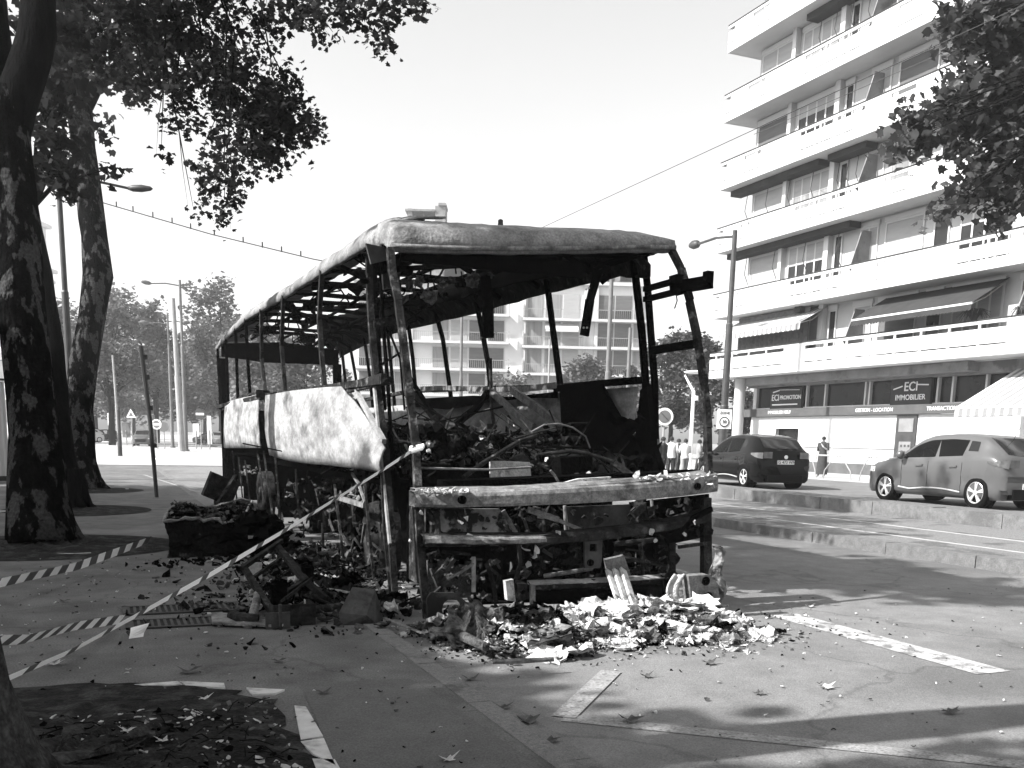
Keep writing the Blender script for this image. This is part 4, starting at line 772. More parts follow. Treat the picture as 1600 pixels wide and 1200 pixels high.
# ---------------------------------------------------------------- CARS
def interp(tab, x):
    xs = [a for a, _ in tab]; ys = [b for _, b in tab]; return float(np.interp(x, xs, ys))
def smooth_tab(tab, n=5):
    xs = np.linspace(tab[0][0], tab[-1][0], 140); ys = np.interp(xs, [a for a, _ in tab], [b for _, b in tab])
    for _ in range(n): ys[1:-1] = (ys[:-2] + 2 * ys[1:-1] + ys[2:]) / 4
    return list(zip(xs, ys))
def make_car(name, label, top, belt, wtab, wheels, wr, paint, L, group, plate_text, side_wins, rearw, frontw, lamp, wb=.18, spokes=5, detail=True, hinner=.74):
    root = empty(name, (0, 0, 0), label, 'car', group); top = smooth_tab(top, 6); belt = smooth_tab(belt, 10); wtab = smooth_tab(wtab, 3)
    def sec(x):
        w_ = interp(wtab, x); zt_ = interp(top, x); zb = min(interp(belt, x), zt_ - .03); g0 = (w_ * .955, min(zb + .03, zt_ - .02)); g1 = (w_ * hinner, max(zt_ - .07, g0[1] + .004))
        lowz = wb + (.12 if x < .1 or x > L - .12 else 0)
        pts = [(0, lowz), (w_ * .86, lowz), (w_ * .965, lowz + .08), (w_ * .985, .38), (w_ * .975, .50), (w_ * 1.0, .64), (w_ * .99, zb - .06), (w_ * .975, zb)]
        for t in (0, .35, .7, 1): pts.append((g0[0] + (g1[0] - g0[0]) * t, g0[1] + (g1[1] - g0[1]) * t))
        pts += [(g1[0] - .06 * w_, zt_ - .022), (g1[0] - .2 * w_, zt_ - .006), (w_ * .25, zt_), (0, zt_ + .003)]
        return pts
    xs = sorted(set([0, .03, .07, .12] + [i * L / 44 for i in range(1, 44)] + [L - .12, L - .07, L - .03, L])); rows = []
    for x in xs:
        s = sec(x); rows.append([(x, y, z) for y, z in s] + [(x, -y, z) for y, z in s[-2:0:-1]])
    n = len(rows[0]); mb = MB(); vs = [p for r in rows for p in r]
    fs = [(i * n + j, i * n + (j + 1) % n, (i + 1) * n + (j + 1) % n, (i + 1) * n + j) for i in range(len(rows) - 1) for j in range(n)] + [tuple(range(n))[::-1], tuple(range((len(rows) - 1) * n, len(rows) * n))]
    mb.add(vs, fs); body = mb.build('body', paint, root, smooth=True)
    cut = MB()
    for (a, b_, ta, tb, sl_) in side_wins[:2]:
        pl_ = []
        for q in range(9): x = a + (b_ - a) * q / 8 + sl_[0] * (1 - q / 8) * 0; pl_.append((x, min(interp(belt, x), interp(top, x) - .03) + .045))
        for q in range(8, -1, -1):
            x = a + (b_ - a) * q / 8; x2 = x + (sl_[0] * (1 - q / 8) + sl_[1] * (q / 8)); pl_.append((x2, max(interp(top, x2) - .115, interp(belt, x2) + .06)))
        cut.prism([(x, -1.2, z) for x, z in pl_], (0, 2.4, 0))
    for x in wheels:
        for s in (1, -1): cut.tube([(x, s * .50, wr + .02), (x, s * 1.1, wr + .02)], wr + .055, 28)
    co = cut.build('cutter', BLACK); bm_ = body.modifiers.new('b', 'BOOLEAN'); bm_.object = co; bm_.operation = 'DIFFERENCE'; bm_.solver = 'EXACT'; bm_.material_mode = 'TRANSFER'
    bpy.context.view_layer.update(); me = bpy.data.meshes.new_from_object(body.evaluated_get(bpy.context.evaluated_depsgraph_get())); body.modifiers.clear(); body.data = me; bpy.data.objects.remove(co)
    me.polygons.foreach_set('use_smooth', [p.material_index == 0 for p in me.polygons]); me.set_sharp_from_angle(angle=rad(42))
    def side(x, t, s, off=.006):
        S = sec(x); a, b_ = S[8], S[11]; y = a[0] + (b_[0] - a[0]) * t; z = a[1] + (b_[1] - a[1]) * t; return (x, s * (y + off), z + off * .4)
    def patch(nm, m, fn, us, vs_, parent=root, flip=False):
        mb = MB(); rows = [[fn(u, v) for v in vs_] for u in us]; mb.grid(rows); return mb.build(nm, m, parent, smooth=True)
    for wi_, (a, b_, ta, tb, sl_) in enumerate(side_wins):
        for s in (1, -1):
            patch('side_window', CARGLASS if wi_ < 2 else GLASS, lambda u, v: side(a + (b_ - a) * u + (sl_[0] * (1 - u) + sl_[1] * u) * v, ta + (tb - ta) * v, s), [i / 10 for i in range(11)], [i / 4 for i in range(5)])
    def topf(x, u, off=.006):
        w_ = interp(wtab, x); zt_ = interp(top, x); dz = (interp(top, x + .02) - interp(top, x - .02)) / .04; nn = math.hypot(1, dz); y = u * w_ * hinner * .93
        z = zt_ - .02 * abs(u) ** 3; return (x - off * dz / nn, y, z + off / nn)
    patch('rear_window', GLASS, lambda u, v: topf(rearw[0] + (rearw[1] - rearw[0]) * u + .05 * abs(v) ** 3, v * (1.0 - .10 * u)), [i / 8 for i in range(9)], [i / 6 - 1 for i in range(13)])
    patch('windscreen', GLASS, lambda u, v: topf(frontw[0] + (frontw[1] - frontw[0]) * u - .06 * abs(v) ** 3, v * (.93 + .05 * u)), [i / 8 for i in range(9)], [i / 6 - 1 for i in range(13)])
    for s in (1, -1):
        # tail lamp wrapping the rear corner
        mb = MB(); x0, x1, z0, z1 = lamp; pts = []
        def sf(x, z):
            S = sec(max(x, 0)); zz_ = [q[1] for q in S[2:9]]; yy = [q[0] for q in S[2:9]]; return float(np.interp(z, zz_, yy))
        rows = []
        for i in range(9):
            u = i / 8; x = x0 + (x1 - x0) * u; h = (z1 - z0) * (1 - .75 * u); zc = z1 - .02 - (z1 - z0) * .5 + .05 * u
            rows.append([(x, s * (sf(x, zc + h * v) + .012), zc + h * v) for v in (-.5, -.25, 0, .25, .5)])
        mb.grid(rows); rows = [[(-.012, s * (sf(0, z) * k_), z) for z in (z0, (z0 + z1) / 2, z1)] for k_ in (1.0, .8, .62)]; mb.grid(rows); mb.build('tail_lamp', LAMPR, root, smooth=True)
        mb = MB(); xh = L - .45; rows = [[(x, s * (sf(x, z) + .01), z) for z in (.62, .68, .73)] for x in (xh, xh + .15, xh + .3)]; mb.grid(rows); mb.build('headlight', PLATE, root)
        mb = MB(); xm = frontw[1] - .35; ym = interp(wtab, xm); zm = interp(belt, xm) + .08; mb.tube([(xm, s * ym * .93, zm - .03), (xm + .02, s * (ym + .05), zm)], .03, 6); mb.tube([(xm - .05, s * (ym + .12), zm + .02), (xm, s * (ym + .12), zm + .02), (xm + .06, s * (ym + .12), zm + .02), (xm + .12, s * (ym + .11), zm + .01)], [.06, .095, .08, .03], 10); mb.build('mirror', paint if paint is CARG else BLACK, root, smooth=True)
        for xd in (wheels[0] + .55, wheels[0] + 1.5):
            mb = MB(); yd = sf(xd, .8) + .012; mb.beam((xd, s * yd, .80), (xd + .2, s * yd, .79), .03, .035); mb.build('door_handle', paint, root)
            mb = MB()
        for xd in (wheels[0] + .42, wheels[0] + 1.35, wheels[1] - .48):
            mb.tube([(xd, s * (sf(xd, z) + .001), z) for z in (.3, .4, .5, .6, .7, .8, .88)], .006, 4)
        mb.build('door_gap', BLACK, root)
        mb = MB(); xa, xb = wheels[0] + .42, wheels[1] - .42; mb.tube([(x, s * (sf(x, .30 + .06 * abs(math.sin((x - xa) * 2.2))) + .006), .30 + .05 * abs(math.sin((x - xa) * 2.2))) for x in np.linspace(xa, xb, 12)], .016, 5); mb.build('sill_trim', RIM, root)
    mb = MB(); y_ = interp(wtab, .02) * .8; mb.box((-.03, -y_ * .9, wb + .02), (.12, y_ * .9, wb + .22)); mb.build('bumper_skirt', BLACK, root)
    mb = MB(); mb.box((-.022, -.26, .52 if plate_text[0] == 'E' else .40), (-.010, .26, .63 if plate_text[0] == 'E' else .51)); pz = .575 if plate_text[0] == 'E' else .455
    if plate_text[0] == 'E': mb = MB(); mb.box((-.022, -.26, .70), (-.008, .26, .81)); pz = .755
    mb.build('number_plate', PLATE, root); text(plate_text, .115, BLACK, root, (-.024, 0, pz), (0, -1, 0), (0, 0, 1), depth=.001, bold=.002)
    mb = MB(); mb.disc((-.012, 0, .90 if plate_text[0] == 'E' else .86), (1, 0, 0), .055, .01, 16); mb.build('badge', RIM, root)
    mb = MB(); mb.tube([(wheels[0] * .9, 0, interp(top, wheels[0] * .9)), (wheels[0] * .7, 0, interp(top, wheels[0]) + .2)], .006, 4); mb.build('aerial', BLACK, root)
    for x in wheels:
        for s in (1, -1):
            y_ = interp(wtab, x); c = Vector((x, s * (y_ - .115), wr)); mb = MB(); a = Vector((0, s, 0))
            k_ = 28; prof = [(wr * .68, .105), (wr * .82, .115), (wr * .96, .10), (wr, .06), (wr, -.06), (wr * .9, -.1), (wr * .5, -.1)]; rows = []
            for i in range(k_ + 1):
                t = 6.2832 * i / k_; rows.append([tuple(c + Vector((math.cos(t) * r_, 0, math.sin(t) * r_)) + a * d_) for r_, d_ in prof])
            mb.grid(rows); wh = mb.build('wheel', TYRE, root, smooth=True)
            mb = MB(); mb.tube([c + a * .03, c + a * .035], wr * .68, 24); mb.build('brake_shadow', BLACK, wh)
            mb = MB(); rows = []
            for i in range(k_ + 1):
                t = 6.2832 * i / k_; rows.append([tuple(c + Vector((math.cos(t) * r_, 0, math.sin(t) * r_)) + a * d_) for r_, d_ in ((wr * .70, .1), (wr * .66, .108), (wr * .6, .07))])
            mb.grid(rows); mb.disc(c + a * .09, a, wr * .16, .03, 12)
            for q in range(spokes):
                t = 6.2832 * (q + .3) / spokes; d_ = Vector((math.cos(t), 0, math.sin(t)))
                for dt in (-.13, .13):
                    d2 = Vector((math.cos(t + dt), 0, math.sin(t + dt))); mb.beam(c + a * .092 + d_ * wr * .1, c + a * .09 + d2 * wr * .64, .028, .03, up=a)
            mb.build('rim', RIM, wh)
            mb = MB(); mb.disc(Vector((x, s * .60, wr + .02)), (0, 1, 0), wr + .05, .01, 24); mb.build('wheel_well', BLACK, root)
    # interior
    mb = MB(); xs_ = wheels[0] + 1.5
    for s in (-.36, .36): mb.tube([(xs_ - .1, s, .8), (xs_ - .14, s, 1.02), (xs_ - .16, s, 1.1)], [.2, .16, .08], 10); mb.tube([(xs_ - .17, s, 1.08), (xs_ - .18, s, 1.22)], [.1, .1], 10)
    mb.build('seats', BLACK, root); mb = MB(); mb.tube([(wheels[1] - .75 + .19 * .4 * math.cos(t), .36 + .19 * math.sin(t), .98 + .17 * math.cos(t)) for t in np.linspace(0, 6.2832, 15)], .016, 6); mb.build('steering_wheel', BLACK, root)
    return root
clio_top = [(0, .62), (.02, .86), (.10, 1.03), (.22, 1.12), (.62, 1.38), (.9, 1.42), (1.5, 1.45), (2.1, 1.42), (2.45, 1.32), (3.05, 1.0), (3.4, .93), (3.75, .82), (3.98, .68), (4.06, .48)]
clio_belt = [(0, .60), (.08, .86), (.3, .98), (1, .97), (2, .92), (3.0, .88), (3.6, .78), (3.9, .64), (4.06, .42)]
clio_w = [(0, .70), (.06, .78), (.2, .84), (.6, .875), (1.2, .86), (2.4, .865), (3.2, .87), (3.7, .80), (3.95, .66), (4.06, .5)]
car1 = make_car('parked_car', 'grey small hatchback with alloy wheels at the right edge', clio_top, clio_belt, clio_w, (.62, 3.21), .31, CARG, 4.06, 'cars along the far road', '49 CFP', [(1.08, 1.72, .06, .9, (-.02, .12)), (1.82, 2.95, .06, .9, (.02, -.35)), (.72, .98, .3, .85, (.05, .02))], (.12, .60), (2.38, 3.0), (.0, .40, .80, .95))
nis_top = [(0, .70), (.02, .98), (.10, 1.10), (.2, 1.18), (.55, 1.44), (.9, 1.50), (1.6, 1.53), (2.3, 1.49), (2.7, 1.38), (3.4, 1.03), (3.8, .97), (4.15, .86), (4.33, .72), (4.39, .5)]
nis_belt = [(0, .66), (.08, .92), (.3, 1.02), (1, 1.0), (2, .95), (3.2, .91), (3.9, .82), (4.2, .7), (4.39, .44)]
nis_w = [(0, .72), (.06, .80), (.2, .86), (.7, .885), (1.3, .875), (2.6, .875), (3.5, .88), (4.0, .82), (4.25, .70), (4.39, .52)]
car2 = make_car('parked_car', 'glossy black hatchback behind the right side of the wreck', nis_top, nis_belt, nis_w, (.78, 3.48), .32, CARB, 4.39, 'cars along the far road', 'EG 473 WN', [(1.2, 1.9, .06, .9, (-.02, .1)), (2.0, 3.25, .06, .9, (.02, -.4)), (.85, 1.1, .3, .8, (.05, .02))], (.14, .54), (2.65, 3.36), (.0, .42, .86, 1.04), spokes=5)
c1 = atX(1514, 765, 16.9); car1.rotation_euler.z = rad(90); car1.location = (16.9 + .88, c1[1] - .78, .262); car1.scale = (1, 1.02, 1.085)
c2 = atX(1157, 744, 16.8); car2.rotation_euler.z = rad(90 - 9); car2.location = (16.8 + .80, c2[1] - .95, .262)
# far cars
for i, (px, D, m, lb, ang) in enumerate([(229, 96, CARG, 'grey far car facing us behind the leaning post', 80), (160, 112, CARW, 'white far car left of the warning sign', 20), (187, 115, CARB, 'dark far car behind the thin mast', 15), (352, 120, CARG, 'far grey car beyond the no entry sign', 20), (335, 118, CARW, 'tiny white far car beside the no entry sign', 95)]):
    c = copy_tree(car1 if m is CARG else (car2 if m is CARB else car1)); p = atD(px, 690, D); c.location = (p[0], p[1], -.004); c.rotation_euler.z = rad(ang + 180); c['label'] = lb; c['group'] = 'distant cars down the street'
    for ch in c.children:
        if ch.name.split('.')[0] in ('body', 'mirror', 'door_handle') and m is CARW: ch.data = ch.data.copy(); ch.data.materials.clear(); ch.data.materials.append(CARW)

# ---------------------------------------------------------------- PEOPLE
def skin_mesh(name, verts, edges, radii, m, parent, root=0, lv=1):
    me = bpy.data.meshes.new(name); me.from_pydata([tuple(v) for v in verts], edges, []); o = bpy.data.objects.new(name, me); COL.objects.link(o)
    mo = o.modifiers.new('s', 'SKIN'); sk = me.skin_vertices[0].data
    for i, r in enumerate(radii): sk[i].radius = (r, r) if not isinstance(r, tuple) else r
    sk[root].use_root = True; mo.use_smooth_shade = True; sb_ = o.modifiers.new('u', 'SUBSURF'); sb_.levels = lv; sb_.render_levels = lv
    bpy.context.view_layer.update(); m2 = bpy.data.meshes.new_from_object(o.evaluated_get(bpy.context.evaluated_depsgraph_get())); o.modifiers.clear(); o.data = m2; m2.materials.clear(); m2.materials.append(m)
    o.parent = parent; return o
def person(loc, rz, label, h=1.68, legs=.1, arms='down', top=CLM, bottom=CLD, skirt=False, group='people waiting beyond the wreck', hair_long=False, legm=None, sw=1.0):
    r = empty('person', loc, label, 'person', group); k = h / 1.7
    V = [(0, 0, .95), (0, 0, 1.12), (0, .01, 1.3), (0, 0, 1.43), (0, -.01, 1.50), (0, -.02, 1.58), (0, -.01, 1.66)]
    R = [(.15, .11), (.125, .09), (.155, .10), (.09, .07), .05, (.075, .092), (.06, .075)]; E = [(0, 1), (1, 2), (2, 3), (3, 4), (4, 5), (5, 6)]
    for s, fwd in ((-1, legs), (1, -legs)):
        i = len(V); V += [(s * .09, 0, .88), (s * .10, -fwd * .8, .5), (s * .10, -fwd * .9 + abs(fwd) * .2, .09), (s * .11, -fwd * .9 - .14, .03)]; R += [.09, .058, .042, (.045, .03)]; E += [(0, i), (i, i + 1), (i + 1, i + 2), (i + 2, i + 3)]
    hands = []
    for s in (-1, 1):
        i = len(V)
        if arms == 'up' and s == 1: pts = [(s * .19, 0, 1.38), (s * .25, -.06, 1.13), (s * .12, -.22, 1.26), (s * .06, -.2, 1.33)]
        elif arms == 'phone': pts = [(s * .19, 0, 1.38), (s * .24, -.05, 1.12), (s * .14, -.28, 1.14), (s * .10, -.33, 1.18)]
        else: pts = [(s * .19, 0, 1.38), (s * .245, .03, 1.1), (s * .25, -.04, .86), (s * .25, -.06, .78)]
        V += pts; R += [.055, .042, .03, (.04, .022)]; E += [(2, i), (i, i + 1), (i + 1, i + 2), (i + 2, i + 3)]
        hand = Vector(pts[3]); dd = (hand - Vector(pts[2])).normalized(); hands.append((hand, dd, s)); hi = i + 3
        for q in range(4):
            j = len(V); off = Vector((0, (q - 1.5) * .02, 0)); e1 = hand + dd * .045 + off; e2 = hand + dd * (.085 + .01 * (q in (1, 2))) + off * 1.2 + Vector((-s * .015, 0, 0)); V += [tuple(e1), tuple(e2)]; R += [.010, .008]; E += [(hi, j), (j, j + 1)]
        j = len(V); V += [tuple(hand + Vector((-s * .01, -.035, 0)) + dd * .02)]; R += [.011]; E += [(hi, j)]
    V = [(x * k, y * k, z * k) for x, y, z in V]; R = [tuple(q * k for q in r_) if isinstance(r_, tuple) else r_ * k for r_ in R]
    body = skin_mesh('body', V, E, R, SKIN, r)
    def shell(nm, pts, rs, m, n=14, sq=.7):
        mb = MB(); rows = []
        for (x, y, z), (a, b_) in zip(pts, rs): rows.append([(x * k + math.cos(6.2832 * i / n) * a * k, y * k + math.sin(6.2832 * i / n) * b_ * k, z * k) for i in range(n + 1)])
        mb.grid(rows); o = mb.build(nm, m, None, smooth=True); o.parent = r; return o
    mb = MB()
    shell('top', [(0, 0, 1.49), (0, 0, 1.45), (0, 0, 1.39), (0, 0, 1.25), (0, 0, 1.1), (0, 0, .97), (0, 0, .90)], [(.07, .07), (.13, .09), (.205 * sw, .12), (.19, .135), (.16, .125), (.18, .14), (.185, .145)], top)
    for s in (-1, 1):
        a = Vector(V[2 + 0]); i0 = 15 if s == -1 else 15 + 4 + 9
        p0 = Vector(V[i0]); p1 = Vector(V[i0 + 1]); mb = MB(); mb.tube([p0 + Vector((-s * .03, 0, .03)) * k, p0, p0.lerp(p1, .5), p1], [.055 * k, .07 * k, .06 * k, .052 * k], 10); o = mb.build('sleeve', top, None, smooth=True); o.parent = r
    if skirt: shell('skirt', [(0, 0, 1.0), (0, 0, .8), (0, 0, .5), (0, .02, .2), (0, .02, .12)], [(.17, .14), (.2, .17), (.21, .19), (.23, .22), (.24, .23)], bottom)
    else:
        for s, b0_ in ((-1, 7), (1, 11)):
            P_ = [Vector(V[0]) + Vector((s * .06, 0, 0)), Vector(V[b0_]), Vector(V[b0_ + 1]), Vector(V[b0_ + 2])]; mb = MB(); mb.tube(P_, [.11 * k, .105 * k, .075 * k, .06 * k], 12); o = mb.build('trouser_leg', bottom, None, smooth=True); o.parent = r
    hd = Vector((0, -.015, 1.60)) * k; mb = MB(); rows = []
    for i in range(9):
        ph = math.pi * i / 8 * .62; rows.append([(hd.x + .09 * k * math.sin(ph) * math.cos(6.2832 * j / 14), hd.y + .02 * k + .105 * k * math.sin(ph) * math.sin(6.2832 * j / 14), hd.z + .11 * k * math.cos(ph)) for j in range(15)])
    mb.grid(rows)
    if hair_long: mb.tube([hd + Vector((0, .07, .05)) * k, hd + Vector((0, .1, -.08)) * k, hd + Vector((0, .1, -.2)) * k], [.08 * k, .08 * k, .04 * k], 10)
    o = mb.build('hair', HAIR, None, smooth=True); o.parent = r
    mb = MB(); mb.tube([hd + Vector((0, -.085, -.01)) * k, hd + Vector((0, -.115, -.035)) * k], [.012 * k, .016 * k], 6); o = mb.build('nose', SKIN, None); o.parent = r
    mb = MB()
    for s in (-1, 1): mb.disc(hd + Vector((s * .032, -.088, .0)) * k, (0, 1, 0), .009 * k, .006, 8)
    o = mb.build('eyes', HAIR, None); o.parent = r
    r.rotation_euler.z = rz; return r
pw = atX(1281, 752, 27.6)
person((26.4, pw[1] - 1.45, .27), rad(-68), 'woman in a dark top and long striped skirt beside the guard rail', 1.6, .07, 'up', CLD, CLD, skirt=True, group=None, hair_long=False)
def pp_(px, D): q = atD(px, 700, D); return (q[0], q[1], -.0)
person(pp_(1049, 37), rad(150), 'man in a pale shirt and dark trousers seen from behind beyond the wreck', 1.72, .05, 'down', CLW, CLD, sw=1.1)
person(pp_(1071, 39), rad(170), 'person in a light top with a dark bag right of the pale shirted man', 1.66, .08, 'phone', CLW, CLM)
person(pp_(1060, 41), rad(200), 'person in a dark top between the two pale ones', 1.66, .06, 'down', CLD, CLD)
person(pp_(1036, 36), rad(20), 'dark dressed person half hidden by the door pillar', 1.7, .06, 'down', CLD, CLD)
person(pp_(1093, 40), rad(60), 'person in a mid grey top beside the curved right pillar', 1.64, .1, 'phone', CLM, CLD)

# ---------------------------------------------------------------- THE BURNT COACH
XL, XR, YF, YR = 2.42, 5.16, 7.5, 22.85
bus = empty('burnt_coach', (3.8, 15, -.04), 'burnt out coach reduced to a charred frame at the kerb', 'coach wreck')
def part(mb, name, m, parent=bus, smooth=False): return mb.build(name, m, parent, smooth=smooth)
def lump(mb, a):
    for i in range(len(mb.v)): mb.v[i] = jit(mb.v[i], a)
# roof -- left cove, front dome, right cove
def curve_of(pts, X): return [Vector(atX(x, y, X)) for x, y in pts]
low = [Vector((2.42, 8.55, 3.14)), Vector((2.40, 8.85, 3.2)), Vector((2.40, 9.43, 3.30))] + [Vector(atX(x, y, 2.42)) for x, y in [(540, 400), (503, 422), (470, 444), (443, 462), (408, 482), (383, 498), (362, 518), (345, 535), (338, 545)]]
mb = MB(); rows = []
for i, p in enumerate(low):
    y = p.y; w_ = random.uniform(-.012, .012); hh = .29 if i < 4 else (.24 if i < 7 else .19)
    rows.append([(p.x + .02, y, p.z - .045), (p.x - .015, y, p.z - .04), (p.x - .02, y, p.z + .03), (p.x + .03, y, p.z + .11 + w_), (p.x + .14, y, p.z + hh * .72 + w_), (p.x + .34, y, p.z + hh * .93), (p.x + .60, y, p.z + hh + w_)])
# refine along Y
def refine(rows, k, a):
    out = []
    for i in range(len(rows) - 1):
        for j in range(k):
            t = j / k; out.append([tuple(Vector(p).lerp(Vector(q), t) + Vector((random.uniform(-a, a), 0, random.uniform(-a, a)))) for p, q in zip(rows[i], rows[i + 1])])
    out.append(rows[-1]); return out
mb.grid(refine(rows[1:], 5, .008)); o = part(mb, 'left_roof_edge', ROOFM, smooth=True); sd = o.modifiers.new('s', 'SOLIDIFY'); sd.thickness = .02
mb = MB(); rr = []
for r in rows[1:]:
    zz = r[0][2]; yy = r[0][1]; x = XR
    rr.append([(x - .02, yy, zz - .02), (x + .02, yy, zz), (x, yy, zz + .1), (x - .12, yy, zz + .22), (x - .32, yy, zz + .27), (x - .55, yy, zz + .29)])
mb.grid(refine(rr, 4, .01)); o = part(mb, 'right_roof_edge', BURNT, smooth=True); o.modifiers.new('s', 'SOLIDIFY').thickness = .02
# front dome
lip = [(2.40, 9.0, 3.215), (2.405, 8.75, 3.19)] + [tuple(atY(x, y, yy)) for x, y, yy in [(612, 388, 8.55), (640, 390, 8.5), (700, 392, 8.46), (780, 393, 8.44), (860, 393, 8.44), (940, 392, 8.44), (1000, 390, 8.44)]] + [tuple(atX(1052, 391, 5.17)), (5.19, 8.75, 3.37), (5.19, 9.05, 3.36)]
crest = [(2.72, 9.3, 3.53), (2.72, 9.15, 3.49)] + [tuple(atY(x, y, yy)) for x, y, yy in [(628, 347, 9.0), (660, 348, 8.98), (715, 352, 8.95), (790, 356, 8.94), (865, 359, 8.94), (935, 362, 8.94), (990, 366, 8.94)]] + [tuple(atY(1040, 378, 8.85)), (5.1, 9.0, 3.47), (4.95, 9.3, 3.53)]
rows = []
for a, b in zip(lip, crest):
    a = Vector(a); b = Vector(b); out = (a - b); out.z = 0; h = b.z - a.z
    rows.append([tuple(a + Vector((0, .05, .0))), tuple(a), tuple(a.lerp(b, .04) + Vector((0, 0, h * .2)) + out * .05), tuple(a.lerp(b, .12) + Vector((0, 0, h * .40)) + out * .05), tuple(a.lerp(b, .36) + Vector((0, 0, h * .36))), tuple(a.lerp(b, .66) + Vector((0, 0, h * .22))), tuple(b), tuple(b + Vector((0, .5, .03)))])
mb = MB(); mb.grid(refine(rows, 4, .006)); o = part(mb, 'front_roof_dome', ROOFM, smooth=True); o.modifiers.new('s', 'SOLIDIFY').thickness = .02
mb = MB(); r2 = [[tuple(Vector(a) + Vector((0, -.03, -.0))), tuple(Vector(a) + Vector((0, -.03, .035)))] for a in lip[2:-2]]; mb.grid(refine(r2, 3, .003)); o = part(mb, 'gutter_lip', RAILM, smooth=True); o.modifiers.new('s', 'SOLIDIFY').thickness = .03
mb = MB(); r3 = [[tuple(Vector(a).lerp(Vector(b), .04) + Vector((0, -.022, (Vector(b) - Vector(a)).z * .12))), tuple(Vector(a).lerp(Vector(b), .04) + Vector((0, -.02, (Vector(b) - Vector(a)).z * .20)))] for a, b in zip(lip[2:-2], crest[2:-2])]; mb.grid(refine(r3, 3, .003)); part(mb, 'crease_shade', CHAR)  # dark strip put in for the shade of the crease above the lip
mb = MB(); c = Vector(atY(782, 353, 8.95)); mb.tube([c - UP * .05, c + UP * .05, c + UP * .06], [.03, .025, .01], 8); part(mb, 'aerial_stub', POSTM)
# soffit panels behind the windscreen header
mb = MB(); mb.prism([(2.5, 8.62, 3.19), (4.2, 8.55, 3.30), (4.3, 9.35, 3.36), (3.9, 10.1, 3.36), (3.1, 9.55, 3.27), (2.6, 9.3, 3.22)], (0, 0, .03)); mb.prism([(4.88, 8.6, 3.3), (5.12, 8.6, 3.34), (5.12, 9.6, 3.34), (4.9, 9.6, 3.32)], (0, 0, .02))
mb.box((2.5, 8.58, 3.02), (4.30, 8.63, 3.16)); part(mb, 'header_panel', CHAR)
mb = MB(); mb.beam((4.2, 9.3, 3.36), (5.1, 9.0, 3.36), .05, .05); mb.beam((4.2, 8.8, 3.28), (5.1, 8.75, 3.34), .04, .05); part(mb, 'header_bar', CHAR)
# roof ribs, stringers, braces
for i, y in enumerate([10.1, 11.5, 12.8, 14.1, 15.3, 16.3, 17.3, 18.3, 19.4, 20.6, 21.7]):
    mb = MB(); z = 3.36 + .02 * min(i, 4); sg = random.uniform(-.03, .05); mb.tube([(2.46, y, z), (2.8, y, z + .17), (3.8, y + sg, z + .21 - abs(sg)), (4.8, y, z + .17), (5.14, y, z)], .035, 6); part(mb, 'roof_rib', CHAR)
for x, z in ((3.15, 3.55), (3.8, 3.58), (4.35, 3.56)):
    mb = MB(); mb.tube([(x, 9.2, z - .1), (x + .04, 12, z + random.uniform(-.05, .02)), (x - .03, 15, z), (x, 18.5, z - .03), (x, 22.6, z)], .028, 6); part(mb, 'roof_stringer', CHAR)
for a, b in (((3.0, 9.4, 3.38), (4.3, 11.4, 3.4)), ((4.5, 9.6, 3.36), (3.2, 11.3, 3.4)), ((2.6, 11.5, 3.42), (4.2, 14.1, 3.45)), ((4.4, 11.6, 3.45), (2.8, 14, 3.5)), ((2.7, 16.3, 3.5), (4.2, 18.3, 3.5)), ((4.6, 14.1, 3.45), (3.2, 16.3, 3.5))):
    mb = MB(); mb.beam(a, b, .05, .05); part(mb, 'roof_brace', CHAR)
# luggage racks and hanging skin (dark bands inside)
for x, zt0, dz, y0 in ((4.55, 3.2, .30, 9.6),):
    mb = MB(); rows = []
    for i in range(30):
        y = y0 + (22.3 - y0) * i / 29; zb_ = (3.25 + (y - 9.7) * .037 if x > 4 else 3.36) + random.uniform(-.02, .02) - dz * (0 if x > 4 else .3); rows.append([(x, y, zb_), (x + random.uniform(-.02, .02), y, zb_ + dz * .5), (x + (.12 if x > 4 else -.12), y, zb_ + dz)])
    mb.grid(rows); o = part(mb, 'luggage_rack', CHAR); o.modifiers.new('s', 'SOLIDIFY').thickness = .02
mb = MB(); 
for i in range(85):
    y = random.uniform(9.8, 21.5); x = random.choice((random.uniform(2.6, 3.3), random.uniform(3.9, 4.7), random.uniform(2.8, 4.6))); (crumple if i % 2 else sheet_chunk)(mb, (x, y, 3.46 + random.uniform(-.16, .08)), random.uniform(.05, .2))
for i in range(60):
    y = random.uniform(9.5, 21.5); x = random.uniform(2.6, 4.8); a = Vector((x, y, 3.5)); mb.tube([a, a + Vector((random.gauss(0, .1), random.gauss(0, .2), -.15)), a + Vector((random.gauss(0, .15), random.gauss(0, .3), -.22))], .012, 4)
part(mb, 'charred_ceiling_scraps', CHAR)
mb = MB()
for x, y, D in [(640, 445, 10.2), (655, 440, 10.3), (690, 447, 10.3), (706, 437, 10.3), (737, 440, 10), (745, 432, 10), (768, 428, 9.8), (632, 468, 10.6), (672, 462, 10.6)]:
    c = Vector(atY(x, y, D)); k0_ = len(mb.v); crumple(mb, c, .05 + random.random() * .05, 0, 5, .01, .5)
    for q in range(k0_, len(mb.v)): vv = mb.v[q]; mb.v[q] = (vv[0], c.y + (vv[2] - c.z), c.z + (vv[1] - c.y))
part(mb, 'ashen_insulation_rags', RAILM)
mb = MB(); mb.prism([tuple(atY(x, y, 9.7)) for x, y in [(585, 470), (640, 462), (690, 470), (760, 440), (870, 405), (640, 405), (590, 440)]], (0, .03, 0)) if False else None
